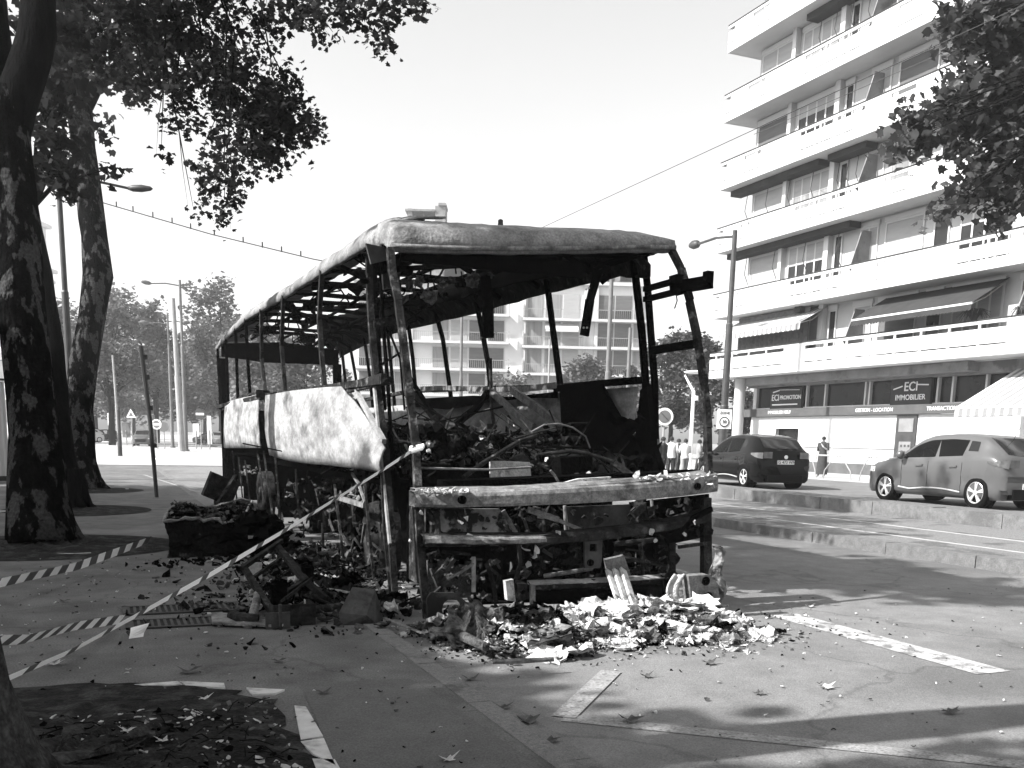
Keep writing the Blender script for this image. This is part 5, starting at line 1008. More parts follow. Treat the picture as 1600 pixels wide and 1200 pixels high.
# bars on the two side planes and on inclined front
def bar(pts, X, w_, name, m=POSTM, d=None, parent=bus, yplane=False):
    mb = MB(); P = [Vector(atY(x, y, X) if yplane else atX(x, y, X)) for x, y in pts]
    for a, b in zip(P[:-1], P[1:]): mb.beam(a, b, w_, d or w_ * .8, up=(1, 0, 0) if not yplane else (0, 1, 0))
    return part(mb, name, m, parent)
def pbar(pts, w_, name, m=POSTM, d=None, parent=bus, rnd=False):
    mb = MB()
    if rnd: mb.tube(pts, w_ / 2, 8)
    else:
        for a, b in zip(pts[:-1], pts[1:]): mb.beam(a, b, w_, d or w_, up=(0, 1, 0) if abs((Vector(b) - Vector(a)).normalized().y) < .9 else (1, 0, 0))
    return part(mb, name, m, parent)
# left window posts
for pts, w_, mm in [([(503, 423), (499, 500), (503, 560), (507, 602)], .07, POSTM), ([(443, 462), (440, 540), (446, 614)], .07, POSTM), ([(408, 483), (409, 560), (415, 616)], .07, POSTM), ([(384, 498), (387, 560), (391, 622)], .06, CHAR), ([(368, 513), (370, 570), (372, 630)], .06, CHAR), ([(353, 530), (355, 580), (357, 635)], .08, CHAR), ([(340, 545), (342, 590), (348, 640), (352, 700), (356, 782)], .09, CHAR)]:
    bar(pts, XL, w_, 'window_post', mm, .05)
# right window posts (seen through)
for pts, w_ in [([(853, 428), (862, 500), (870, 560), (876, 606)], .075), ([(742, 462), (752, 510), (763, 570), (768, 625)], .07), ([(678, 478), (692, 530), (702, 600), (708, 650)], .07), ([(636, 490), (645, 560), (652, 640)], .07), ([(604, 505), (612, 580), (618, 650)], .06), ([(568, 520), (578, 590), (584, 650)], .06), ([(545, 530), (556, 590), (562, 650)], .06), ([(533, 535), (540, 600), (545, 650)], .08)]:
    bar(pts, XR, w_, 'window_post', CHAR, .05)
bar([(603, 505), (625, 560), (632, 640)], 4.2, .03, 'hanging_cable', CHAR); bar([(592, 572), (632, 547)], 4.6, .03, 'hanging_bar', CHAR)
# rear wall
mb = MB(); mb.prism([(2.5, 22.6, 3.14), (3.0, 22.6, 3.10), (3.4, 22.6, 3.06), (5.1, 22.6, 3.08), (5.1, 22.6, 3.42), (3.8, 22.6, 3.52), (2.5, 22.6, 3.42)], (0, .06, 0)); part(mb, 'rear_header', CHAR)
mb = MB(); mb.box((2.45, 22.6, .3), (5.14, 22.68, 2.0)); mb.box((2.42, 22.58, 2.0), (2.6, 22.7, 3.1)); mb.box((4.98, 22.58, 2.0), (5.16, 22.7, 3.1)); part(mb, 'rear_wall', CHAR)
# sills
pbar([(2.42, 8.75, 2.0), (2.42, 12, 2.03), (2.42, 16, 2.08), (2.42, 22.7, 2.05)], .07, 'window_sill', POSTM, .12)
pbar([(5.16, 8.8, 2.12), (5.16, 11.0, 2.14), (5.14, 14, 2.23), (5.16, 17.2, 2.3), (5.16, 22.7, 2.2)], .06, 'window_sill', POSTM, .09)
# left ash white skin panels (boot flaps)
def skin(poly, X, nm, m, bulge, mx=7, ny=14, thick=.02):
    top = poly[0]; bot = poly[1]; rows = []
    for i in range(ny + 1):
        u = i / ny
        def along(pl):
            n = len(pl) - 1; k = min(int(u * n), n - 1); t = u * n - k; return Vector((pl[k][0] * (1 - t) + pl[k + 1][0] * t, pl[k][1] * (1 - t) + pl[k + 1][1] * t, 0))
        a, b = along(top), along(bot); r = []
        for j in range(mx + 1):
            v = j / mx; q = a.lerp(b, v); p = Vector(atX(q.x, q.y, X)); p.x -= bulge * math.sin(v * 2.6) * .6 + random.uniform(-.006, .006) + .012 * math.sin(u * 5 + v * 2); r.append(tuple(p))
        rows.append(r)
    mb = MB(); mb.grid(rows); o = part(mb, nm, m, smooth=True); s_ = o.modifiers.new('s', 'SOLIDIFY'); s_.thickness = thick; s_.offset = 0; return o
o = skin(([(415, 618), (455, 611), (500, 606), (534, 604), (556, 630), (577, 662), (600, 700)], [(425, 711), (450, 719), (480, 724), (515, 727), (550, 731), (580, 735), (600, 739)]), 2.36, 'side_panel', ASHM, .07); o['label'] = 'large ash white curved side panel'
o = skin(([(353, 630), (370, 624), (388, 620), (404, 616)], [(353, 700), (370, 700), (390, 700), (410, 700)]), 2.38, 'side_panel', ASHM, .06, ny=8); o['label'] = 'smaller ash white side panel near the rear'
bar([(405, 615), (416, 616), (424, 640), (430, 712)], 2.40, .12, 'panel_gap_post', CHAR, .1)
bar([(348, 640), (380, 618), (412, 612)], 2.40, .03, 'panel_edge', POSTM); bar([(545, 606), (600, 592)], 2.40, .10, 'window_sill', POSTM, .05); 
bar([(557, 612), (600, 690)], 2.39, .05, 'panel_edge', ASHM)
# underfloor: deck, bulkheads, inner walls
mb = MB(); mb.box((2.62, 9.0, 1.0), (5.05, 22.5, 1.06)); part(mb, 'floor_deck', CHAR)
mb = MB()
for y in (9.2, 11.6, 14.2, 17.0, 19.5, 21.5): mb.box((2.75, y, .06), (5.05, y + .04, .99))
mb.box((3.3, 9.3, .0), (3.36, 22.4, .99)); part(mb, 'bulkhead', CHAR)
mb = MB(); mb.box((5.08, 12.2, .12), (5.13, 22.5, 1.15)); part(mb, 'right_lower_skin', CHAR)
mb = MB(); rows = [[(5.10 + random.uniform(-.02, .02), 8.9 + i * .55, z) for z in (1.12, 1.45, 1.8, 2.06)] for i in range(25)]; mb.grid(rows); o = part(mb, 'right_inner_skin', ASHM, smooth=True); o.modifiers.new('s', 'SOLIDIFY').thickness = .02
mb = MB(); mb.prism([tuple(atX(x, y, 5.03)) for x, y in [(640, 635), (700, 640), (770, 628), (830, 622), (872, 622), (872, 612), (800, 620), (740, 618), (640, 624)]], (-.02, 0, 0)); part(mb, 'scorched_trim', CHAR)
# bright bent sill bar and diagonals inside the right wall
def wob(pts, r, nm, m=RAILM, X=5.0): return bar(pts, X, r * 2, nm, m, r)
wob([(640, 608), (700, 606), (765, 609), (820, 608), (868, 602)], .035, 'bent_sill_bar', RAILM, 4.98)
wob([(768, 612), (800, 642), (834, 668)], .045, 'diagonal_brace', RAILM, 4.9); wob([(800, 610), (838, 636), (876, 668)], .045, 'diagonal_brace', RAILM, 4.85)
wob([(762, 614), (742, 640), (712, 662)], .05, 'diagonal_brace', CHAR, 4.9); wob([(648, 615), (680, 655), (700, 680)], .05, 'diagonal_brace', POSTM, 4.6); wob([(766, 560), (768, 640), (772, 662)], .03, 'diagonal_brace', POSTM, 4.9)
wob([(640, 590), (672, 640), (700, 665)], .035, 'diagonal_brace', CHAR, 4.3)
# dark door-side mass
mb = MB(); mb.prism([tuple(atX(x, y, 5.0)) for x, y in [(874, 606), (938, 600), (960, 640), (990, 690), (1012, 735), (968, 708), (900, 700), (878, 690)]], (.04, 0, 0)); part(mb, 'door_side_panel', CHAR)
bar([(868, 608), (920, 601), (1000, 594)], 5.08, .07, 'door_rail', CHAR, .06)
mb = MB(); 
for i in range(26): sheet_chunk(mb, atX(random.uniform(960, 1022), random.uniform(650, 735), random.uniform(4.85, 5.15)), random.uniform(.06, .16), .9, 0)
mb.prism([tuple(atX(x, y, 5.1)) for x, y in [(1000, 610), (1010, 600), (1018, 690), (1034, 740), (970, 740), (992, 690)]], (.06, 0, 0)); part(mb, 'charred_door_base', CHAR)
bar([(989, 396), (995, 450), (1003, 520), (1009, 600), (1012, 735)], 5.16, .05, 'door_pillar', CHAR, .065)
bar([(1006, 398), (1012, 450), (1017, 520), (1023, 600), (1025, 735)], 5.22, .045, 'door_pillar', CHAR, .06); bar([(1014, 480), (1022, 600), (1030, 730)], 5.24, .035, 'door_seal', RAILM)
bar([(936, 600), (940, 660)], 5.12, .1, 'door_strut', CHAR)
mb = MB(); P = [Vector(atY(x, y, yy)) for x, y, yy in [(1049, 390, 8.42), (1064, 420, 8.25), (1078, 470, 8.05), (1090, 530, 7.9), (1101, 600, 7.75), (1106, 670, 7.62), (1107, 745, 7.52)]]
for a, b in zip(P[:-1], P[1:]): mb.beam(a, b, .055, .06, up=(0, 1, 0))
lump(mb, .006); part(mb, 'right_windscreen_pillar', POSTM)
for a, b, w_ in (((1018, 548), (1088, 537), .07), ((1008, 452), (1062, 437), .05), ((1008, 468), (1060, 455), .05)): 
    pa_, pb_ = Vector(atY(*a, 8.6)), Vector(atY(*b, 7.95)); mb = MB(); mb.beam(pa_, pb_, w_, w_, up=(0, 0, 1)); part(mb, 'door_crossbar', CHAR)
mb = MB(); mb.beam(atY(1052, 450, 8.2), atY(1112, 440, 7.9), .09, .11); mb.beam(atY(1052, 447, 8.25), atY(1066, 443, 8.15), .12, .17); mb.tube([atY(1056, 455, 8.1), atY(1058, 470, 8.1), atY(1054, 482, 8.1)], .006, 5); mb.box(*(lambda p: (tuple(p - Vector((.035, .04, .02))), tuple(p + Vector((.035, .04, .09)))))(Vector(atY(1106, 440, 7.9)))); part(mb, 'mirror_arm', CHAR)
# hanging straps
for pts, X, w_ in ([(757, 432), (762, 480), (764, 528)], 9.4, .11), ([(935, 420), (922, 470), (912, 524)], 8.8, .085):
    mb = MB(); P = [Vector(atY(x, y, X)) for x, y in pts]
    for a, b in zip(P[:-1], P[1:]): mb.beam(a, b, w_, .025, up=(0, 1, 0))
    lump(mb, .01); st = part(mb, 'hanging_strap', CHAR)
mb = MB(); 
for x, y in ((775, 520), (752, 528), (920, 450), (916, 452), (917, 512), (912, 512)): c = Vector(atY(x, y, 8.78 if x > 800 else 9.38)); mb.disc(c, (0, 1, 0), .010, .01, 10)
part(mb, 'strap_rivet', ASH)
mb = MB(); 
for x, y in ((925, 416), (940, 414), (948, 432), (952, 424), (770, 420), (560, 425), (567, 440)): sheet_chunk(mb, atY(x, y, 9.0), .09, .6, 0, .02, Matrix.Rotation(1.4, 3, 'X'))
part(mb, 'dangling_scrap', CHAR)
# left windscreen pillar (bent) and the posts behind it
mb = MB(); P = [Vector(atY(x, y, yy)) for x, y, yy in [(610, 388, 8.55), (613, 425, 8.48), (622, 470, 8.35), (631, 540, 8.2), (640, 620, 8.02), (650, 700, 7.85), (654, 790, 7.62), (656, 850, 7.6), (667, 966, 7.58)]]
for a, b in zip(P[:-1], P[1:]): mb.beam(a, b, .062, .05, up=(0, 1, 0))
lump(mb, .004); part(mb, 'left_windscreen_pillar', POSTM)
mb = MB(); mb.prism([tuple(atY(x, y, 8.75)) for x, y in [(572, 380), (608, 388), (609, 405), (580, 412)]], (0, .04, 0)); part(mb, 'corner_plate', BOXM)
mb = MB(); mb.prism([tuple(atY(x, y, 8.5)) for x, y in [(598, 428), (626, 425), (624, 448), (600, 452)]], (0, .05, 0)); mb.prism([tuple(atY(x, y, 8.6)) for x, y in [(585, 500), (625, 494), (625, 505), (585, 512)]], (0, .04, 0)); part(mb, 'corner_bracket', POSTM)
bar([(576, 398), (578, 470), (583, 540), (589, 600), (604, 720), (617, 934)], 2.50, .06, 'corner_post', POSTM, .06)
bar([(584, 400), (586, 470), (592, 560), (600, 640)], 2.6, .05, 'corner_post', CHAR, .05); bar([(594, 400), (598, 500), (606, 600), (612, 700), (618, 800)], 2.7, .04, 'corner_post', CHAR, .03)
bar([(584, 597), (590, 660), (597, 735), (604, 800), (609, 850)], 2.40, .055, 'bright_post_strip', ASHM, .02); bar([(596, 735), (600, 830), (610, 930)], 2.38, .025, 'bright_post_strip', POSTM, .02)
for y in (434, 452, 470): bar([(582, y + 6), (625, y - 6)], 2.9, .04, 'pillar_rung', CHAR)
# thin posts below the left panels
for pts, w_ in [([(462, 733), (466, 790), (472, 818)], .04), ([(412, 705), (425, 800), (432, 835)], .06), ([(402, 705), (410, 760), (416, 800)], .05), ([(430, 712), (440, 830)], .05), ([(363, 705), (370, 780), (378, 800)], .07), ([(354, 712), (358, 790)], .07), ([(383, 720), (392, 800)], .04), ([(523, 757), (529, 810), (538, 882)], .045), ([(568, 738), (574, 800), (584, 905)], .045), ([(373, 715), (380, 790)], .04)]:
    bar(pts, 2.5, w_ * .65, 'skirt_post', POSTM, .025)
bar([(530, 778), (570, 790)], 2.5, .05, 'skirt_rail', RAILM); bar([(550, 740), (560, 755), (570, 785)], 2.5, .03, 'skirt_rail', RAILM)
mb = MB()
for i in range(26): sheet_chunk(mb, atX(random.uniform(528, 572), random.uniform(758, 788), 2.55), random.uniform(.02, .05), .8, 0)
for i in range(18): sheet_chunk(mb, atX(random.uniform(372, 402), random.uniform(726, 742), 2.55), random.uniform(.03, .07), .8, 0)
for i in range(8): sheet_chunk(mb, atX(random.uniform(445, 466), random.uniform(768, 776), 2.6), random.uniform(.02, .06), .4, 0)
part(mb, 'ash_clumps', RAILM)
mb = MB()
for y0, y1, z0, z1 in ((8.7, 9.15, .1, 1.0),): mb.box((2.75, y0, z0), (3.2, y1, z1))
part(mb, 'step_well', BURNT)
# front wheel, burnt to the rim
def burnt_wheel(x, y, r):
    mb = MB(); c = Vector((x, y, r - .04)); a = Vector((1, 0, 0)); rows = []
    for i in range(29):
        t = 6.2832 * i / 28; rows.append([tuple(c + Vector((0, math.cos(t) * q, math.sin(t) * q)) + a * d_) for q, d_ in [(r * .3, -.05), (r * .55, -.02), (r * .62, -.1), (r * .95, -.11), (r, -.05), (r, .12)]])
    mb.grid(rows); mb.disc(c - a * .05, a, r * .3, .12, 16); lump(mb, .01); part(mb, 'burnt_wheel', BURNT, smooth=True)
burnt_wheel(2.78, 10.3, .42); burnt_wheel(2.78, 18.6, .42); burnt_wheel(4.9, 10.3, .42); burnt_wheel(4.9, 18.6, .42)
# windscreen-base rail, bowed
def bow(u): return 7.56 - .30 * math.sin(math.pi * (.08 + .84 * u))
def rail(pxs_top, pxs_bot, yoff, depth, nm, m, rough=.0015, lip=.0, mod=None):
    mb = MB(); rows = []; n = 28
    for i in range(n + 1):
        u = i / n; y = bow(u) + yoff; xt = pxs_top[0][0] + (pxs_top[-1][0] - pxs_top[0][0]) * u
        yt = float(np.interp(xt, [p[0] for p in pxs_top], [p[1] for p in pxs_top])); yb = float(np.interp(xt, [p[0] for p in pxs_bot], [p[1] for p in pxs_bot]))
        a = Vector(atY(xt, yt, y)); b = Vector(atY(xt, yb, y)); j = lambda: Vector((0, random.uniform(-rough, rough), random.uniform(-rough, rough)))
        rows.append([tuple(p) for p in (a + Vector((0, depth, .02)) + j(), a + Vector((0, .03, .015)) + j(), a + j(), a.lerp(b, .25) + Vector((0, -.012, 0)) + j(), a.lerp(b, .8) + Vector((0, -.01, 0)) + j(), b + j(), b + Vector((0, depth, 0)) + j(), a + Vector((0, depth, .02)))])
    mb.grid(rows); return part(mb, nm, m, smooth=False)
o = rail([(648, 772), (700, 771), (800, 768), (900, 763), (1000, 757), (1060, 752), (1121, 741)], [(648, 792), (700, 793), (800, 791), (900, 787), (1000, 781), (1060, 776), (1121, 768)], 0, .16, 'windscreen_rail', RAILM); o['label'] = 'bowed ash streaked rail across the front'
rail([(650, 767), (720, 766), (800, 765), (900, 758), (1000, 751), (1118, 739)], [(650, 771), (720, 770.5), (800, 767.5), (900, 762.5), (1000, 756.5), (1118, 741)], .05, .16, 'rail_ledge', RAILM, .004)
mb = MB(); mb.disc(atY(722, 781, bow(.15) - .03), (0, 1, 0), .035, .03, 14); mb.disc(atY(1090, 760, bow(.93) - .03), (0, 1, 0), .03, .03, 14); part(mb, 'rail_bolt', CHAR)
# second cross member and lower ones
rail([(660, 838), (760, 838), (860, 838), (960, 828), (1040, 818), (1108, 800)], [(660, 853), (760, 852), (860, 850), (960, 842), (1040, 830), (1108, 815)], .02, .14, 'front_cross_member', BURNT, .005)
rail([(665, 840), (740, 841), (810, 841), (870, 838), (930, 835)], [(665, 849), (740, 850), (810, 849), (870, 847), (930, 839)], -.02, .02, 'cross_member_edge', RAILM, .006)
def fpoly(pts, Y, nm, m, th=.03, parent=bus, holes=None, lab=None):
    mb = MB(); mb.prism([tuple(atY(x, y, Y)) for x, y in pts], (0, th, 0)); o = part(mb, nm, m, parent)
    if lab: o['label'] = lab
    return o
def holed_plate(quad, hc, hr, Y, nm, m, n=24, th=.03, sq=False):
    c = Vector(atY(*hc, Y)); Q = [Vector(atY(*p, Y)) for p in quad]; outer = []
    for i in range(n):
        t = 6.2832 * (i + .5) / n; d = Vector((math.cos(t), 0, math.sin(t))); best = None
        for a, b in zip(Q, Q[1:] + Q[:1]):
            e = b - a; den = d.x * e.z - d.z * e.x
            if abs(den) < 1e-9: continue
            s = ((a.x - c.x) * e.z - (a.z - c.z) * e.x) / den; u = ((a.x - c.x) * d.z - (a.z - c.z) * d.x) / den
            if s > 0 and -1e-6 <= u <= 1 + 1e-6 and (best is None or s < best): best = s
        outer.append(c + d * (best or hr * 1.5))
    inner = [c + Vector((math.cos(6.2832 * (i + .5) / n), 0, math.sin(6.2832 * (i + .5) / n))) * hr * (1 / max(abs(math.cos(6.2832 * (i + .5) / n)), abs(math.sin(6.2832 * (i + .5) / n))) if sq else 1) for i in range(n)]
    off = Vector((0, th, 0)); vs = outer + inner + [p + off for p in outer] + [p + off for p in inner]; fs = []
    for i in range(n):
        j = (i + 1) % n; fs += [(i, j, n + j, n + i), (2 * n + j, 2 * n + i, 3 * n + i, 3 * n + j), (n + i, n + j, 3 * n + j, 3 * n + i), (j, i, 2 * n + i, 2 * n + j)]
    mb = MB(); mb.add(vs, fs); return part(mb, nm, m)
fpoly([(690, 795), (780, 795), (800, 815), (812, 838), (700, 838), (680, 820)], 7.62, 'scorched_panel', mat('mottled_panel', .08, .28, 6, .7, c=.01, scale2=4.5, lo2=.5, hi2=.56, bump=.3))
fpoly([(884, 792), (985, 788), (985, 828), (890, 832)], 7.6, 'scorched_panel', BOXM); fpoly([(985, 785), (1108, 772), (1108, 838), (1048, 850), (990, 848)], 7.75, 'charred_panel', CHAR); fpoly([(940, 842), (1052, 832), (1052, 935), (940, 940)], 8.1, 'charred_panel', CHAR); fpoly([(742, 850), (940, 846), (940, 945), (742, 950)], 8.3, 'charred_panel', CHAR)
fpoly([(665, 795), (690, 795), (690, 838), (665, 838)], 7.66, 'charred_panel', BURNT)
fpoly([(664, 855), (828, 853), (828, 880), (760, 878), (664, 872)], 7.72, 'charred_panel', CHAR); fpoly([(740, 872), (836, 872), (832, 940), (742, 945)], 7.95, 'charred_panel', CHAR)
for x0, x1, y0, y1, r in ((682, 684, 800, 836, .03), (786, 808, 798, 836, .02), (882, 884, 790, 830, .015), (1005, 1008, 786, 812, .03), (1018, 1020, 780, 805, .015), (720, 722, 796, 815, .03)):
    mb = MB(); mb.tube([atY(x0, y0, 7.55), atY(x1, y1, 7.55)], r, 8); part(mb, 'bracket_tube', RAILM if r < .025 else POSTM)
mb = MB(); mb.beam(atY(825, 796, 7.45), atY(872, 812, 7.45), .05, .03, up=(0, 1, 0)); mb.beam(atY(868, 811, 7.45), atY(918, 832, 7.45), .03, .025, up=(0, 1, 0)); part(mb, 'wiper_arm', RAILM)
mb = MB(); mb.tube([atY(990, 805, 7.5), atY(1005, 793, 7.5)], .035, 10); part(mb, 'wiper_motor', POSTM)
holed_plate([(914, 832), (942, 832), (940, 888), (914, 888)], (927, 856), .035, 7.42, 'latch_plate', BOXM, sq=True); mb = MB(); mb.disc(atY(922, 879, 7.42), (0, 1, 0), .03, .04, 14); part(mb, 'latch_hole', CHAR)
holed_plate([(667, 926), (712, 926), (730, 942), (724, 966), (668, 970)], (706, 951), .085, 7.5, 'headlight_bucket', BOXM)
bar([(740, 870), (740, 925)], 7.6, .03, 'window_edge', ASHM, yplane=True)
rail([(828, 914), (880, 912), (960, 908), (1045, 903)], [(828, 922), (880, 920), (960, 916), (1045, 910)], .1, .12, 'bumper_beam', POSTM, .006); rail([(828, 911.5), (900, 910), (980, 906), (1045, 901)], [(828, 914), (900, 912), (980, 908), (1045, 903)], .1, .06, 'beam_ash', ASHM, .006)
bar([(832, 914), (832, 952)], 7.4, .04, 'bumper_leg', RAILM, yplane=True); bar([(1040, 905), (1040, 945)], 7.5, .05, 'bumper_leg', CHAR, yplane=True); fpoly([(800, 955), (905, 948), (905, 968), (806, 976)], 7.35, 'skid_plate', BURNT)
fpoly([(836, 924), (950, 920), (950, 946), (838, 950)], 7.6, 'charred_panel', CHAR); fpoly([(960, 918), (1040, 912), (1045, 942), (965, 945)], 7.7, 'charred_panel', BURNT)
fpoly([(790, 908), (802, 905), (806, 940), (793, 938)], 7.2, 'fog_lamp_bracket', ASH, .06); fpoly([(808, 912), (824, 912), (824, 936), (810, 938)], 7.2, 'fog_lamp_bracket', POSTM, .06); mb = MB(); mb.disc(atY(817, 925, 7.19), (0, 1, 0), .02, .02, 12); part(mb, 'bracket_hole', CHAR)
bar([(810, 845), (813, 880), (806, 905)], 7.3, .03, 'bracket_strut', POSTM, yplane=True)
# right lower corner: openings and frame
fpoly([(1046, 850), (1056, 848), (1056, 930), (1046, 935)], 7.55, 'corner_frame', POSTM); fpoly([(1100, 780), (1112, 778), (1113, 940), (1100, 900)], 7.52, 'corner_frame', BURNT, .07); fpoly([(1030, 838), (1110, 822), (1110, 836), (1032, 852)], 7.53, 'corner_frame', CHAR, .05)
bar([(1060, 855), (1110, 848)], 7.5, .03, 'window_edge', POSTM, yplane=True); bar([(1040, 845), (1062, 830), (1082, 810), (1112, 795)], 7.45, .045, 'bent_bar', CHAR, yplane=True)
mb = MB()
for i in range(60): sheet_chunk(mb, atY(random.uniform(985, 1108), random.uniform(782, 838), random.uniform(7.45, 7.7)), random.uniform(.03, .08), .9, 0, .01, Matrix.Rotation(1.4, 3, 'X'))
for i in range(26): sheet_chunk(mb, atY(random.uniform(1030, 1056), random.uniform(840, 905), random.uniform(7.5, 7.7)), random.uniform(.03, .07), .9, 0, .01, Matrix.Rotation(1.4, 3, 'X'))
for i in range(60): sheet_chunk(mb, atY(random.uniform(664, 1040), random.uniform(792, 850), random.uniform(7.5, 7.75)), random.uniform(.02, .06), .8, 0, .01, Matrix.Rotation(1.4, 3, 'X'))
part(mb, 'melted_scraps', BURNT)
cl = [CHAR, BURNT, POSTM, ASHG, BOXM]; mb = MB()
for i in range(260):
    x = random.uniform(668, 1045); y = random.uniform(855, 945) if random.random() < .7 else random.uniform(795, 838); d = random.uniform(7.65, 8.05); c = Vector(atY(x, y, d))
    if random.random() < .5: crumple(mb, c, random.uniform(.03, .1), random.choice((0, 1, 1, 2, 3)), 4)
    else:
        e = c + Vector((random.gauss(0, .09), random.gauss(0, .05), random.gauss(0, .07))); mb.beam(c, e, random.uniform(.01, .035), random.uniform(.01, .03), random.choice((1, 2, 2, 3, 4)))
for i in range(200):
    x = random.uniform(430, 600); y = random.uniform(745, 900); c = Vector(atX(x, y, random.uniform(2.65, 2.74)))
    if random.random() < .5: crumple(mb, c, random.uniform(.03, .12), random.choice((0, 0, 1, 1, 3)), 4)
    else: mb.beam(c, c + Vector((0, random.gauss(0, .2), random.gauss(0, .14))), random.uniform(.01, .035), .02, random.choice((1, 1, 2, 3, 4)))
o = part(mb, 'burnt_clutter', cl); o['kind'] = 'stuff'
for x0, y0, x1, y1, r, m in [(672, 800, 676, 838, .03, POSTM), (845, 800, 850, 838, .018, POSTM), (690, 862, 735, 866, .015, BURNT), (760, 880, 775, 940, .02, POSTM), (850, 900, 925, 888, .02, RAILM), (700, 905, 740, 880, .012, RAILM), (960, 850, 1035, 842, .025, BURNT), (968, 870, 1040, 885, .02, POSTM), (676, 900, 700, 872, .01, POSTM), (1000, 850, 1004, 905, .02, BURNT)]:
    mb = MB(); mb.tube([atY(x0, y0, 7.6), atY((x0 + x1) / 2 + 3, (y0 + y1) / 2, 7.55), atY(x1, y1, 7.6)], r, 8); part(mb, 'broken_strut', m)
fpoly([(668, 876), (738, 874), (738, 926), (668, 928)], 8.1, 'scorched_panel', ASHG)
mb = MB()
for x, y, s in [(815, 852, .04), (822, 862, .05), (840, 860, .05), (826, 880, .05), (800, 886, .05), (836, 870, .04), (640, 845, .03), (733, 838, .04), (728, 810, .03), (1070, 835, .03), (1018, 830, .04), (1024, 845, .03), (935, 835, .05), (660, 800, .03), (1050, 800, .03), (1085, 815, .03), (870, 836, .07), (850, 838, .06), (720, 815, .03)]:
    sheet_chunk(mb, atY(x, y, 7.33), s, .7, 0, .008, Matrix.Rotation(1.3, 3, 'X'))
for i in range(50): sheet_chunk(mb, atY(random.uniform(652, 735), random.uniform(765, 771), random.uniform(7.3, 7.5)), random.uniform(.02, .045), .5, 0, .01)
for i in range(50): sheet_chunk(mb, atY(random.uniform(990, 1118), random.uniform(740, 756), random.uniform(7.35, 7.6)), random.uniform(.02, .05), .5, 0, .01)
part(mb, 'ash_flakes', ASH)
# dashboard remains: bright floor piece, steering column arc, boxes
fpoly([(766, 720), (828, 722), (830, 745), (767, 750)], 8.3, 'pale_dash_panel', ASH); fpoly([(875, 716), (926, 712), (926, 735), (878, 742)], 8.0, 'dash_box', CHAR, .25)
fpoly([(640, 725), (768, 728), (768, 765), (650, 768)], 8.4, 'dash_front', CHAR); fpoly([(700, 752), (1110, 735), (1118, 745), (700, 766)], 7.7, 'dash_tray', CHAR, .3)
mb = MB()
for a0 in range(0, 1): mb.tube([atY(x, y, 7.9) for x, y in [(836, 712), (862, 708), (890, 705), (915, 708), (940, 716), (958, 722)]], .018, 8)
mb.tube([atY(x, y, 7.9) for x, y in [(955, 718), (957, 752)]], .016, 6); mb.beam(atY(958, 722, 7.9), atY(992, 748, 7.8), .06, .03, up=(0, 1, 0)); part(mb, 'bent_steering_hoop', POSTM)
mb = MB(); mb.tube([atY(724, 746, 7.9), atY(760, 720, 8.1), atY(810, 690, 8.4), atY(838, 681, 8.5)], .022, 7); part(mb, 'bent_pipe', POSTM)
mb = MB(); mb.tube([atY(x, y, 8.2) for x, y in [(830, 675), (850, 664), (872, 662), (895, 668), (915, 682), (922, 700)]], .008, 6); mb.tube([atY(650, 731, 7.8), atY(760, 734, 7.8), atY(830, 730, 7.9)], .010, 6); mb.tube([atY(860, 735, 7.7), atY(866, 742, 7.7), atY(872, 752, 7.7), atY(866, 745, 7.75)], .012, 6); part(mb, 'wire_loop', RAILM)
o = fpoly([(872, 757), (905, 748), (955, 745), (950, 752), (890, 760)], 7.45, 'white_rag', ASH, .05)
mb = MB(); mats_ = [CHAR, BURNT, ASHG, POSTM, ASH]
for i in range(260):
    y = random.uniform(8.2, 15); x = random.uniform(2.65, 4.95); crumple(mb, (x, y, 1.1 + random.random() ** 1.5 * .5), random.uniform(.05, .17), random.choices(range(5), (12, 7, 3, 2, 1))[0])
for i in range(520):
    y = random.uniform(8.2, 15); x = random.uniform(2.65, 4.95); h = 1.08 + random.random() ** 1.5 * (.42 + .18 * math.sin(y * 1.3)) * (1.15 if x > 3.2 else .8); sheet_chunk(mb, (x, y, h), random.uniform(.02, .12), .8, random.choices(range(5), (16, 7, 2, 2, 1))[0], .012)
for i in range(230):
    y = random.uniform(8.4, 14); x = random.uniform(2.7, 4.9); a = Vector((x, y, 1.1 + random.random() * .45)); mb.tube([a, a + Vector((random.gauss(0, .2), random.gauss(0, .2), random.gauss(.05, .12))), a + Vector((random.gauss(0, .4), random.gauss(0, .3), random.gauss(.05, .2)))], .009, 5, random.choice((0, 1, 3)))
o = part(mb, 'charred_interior_heap', mats_); o['kind'] = 'stuff'
# ---------------------------------------------------------------- DEBRIS ON THE GROUND
rubble = MB()
pile = [(2.6, 7.2, .35, .3, .12), (3.0, 6.75, .4, .32, .26), (3.5, 6.75, .4, .3, .12), (4.0, 6.85, .42, .3, .16), (4.45, 6.8, .3, .3, .15), (4.7, 6.75, .24, .26, .12), (3.3, 7.1, .6, .3, .1), (4.3, 7.1, .6, .25, .12), (2.9, 6.4, .5, .3, .04), (4.2, 6.4, .6, .25, .05)]
def hz(x, y): return -.04 + sum(h * math.exp(-((x - a) / c) ** 2 - ((y - b) / d) ** 2) for a, b, c, d, h in pile) * .6
rows = [[(x, y, hz(x, y) - .015 + random.uniform(-.012, .02)) for y in np.linspace(6.1, 7.7, 46)] for x in np.linspace(2.2, 5.7, 80)]
rubble.grid([[(x, y, z if z > -.03 else -.06) for x, y, z in r] for r in rows], 1)
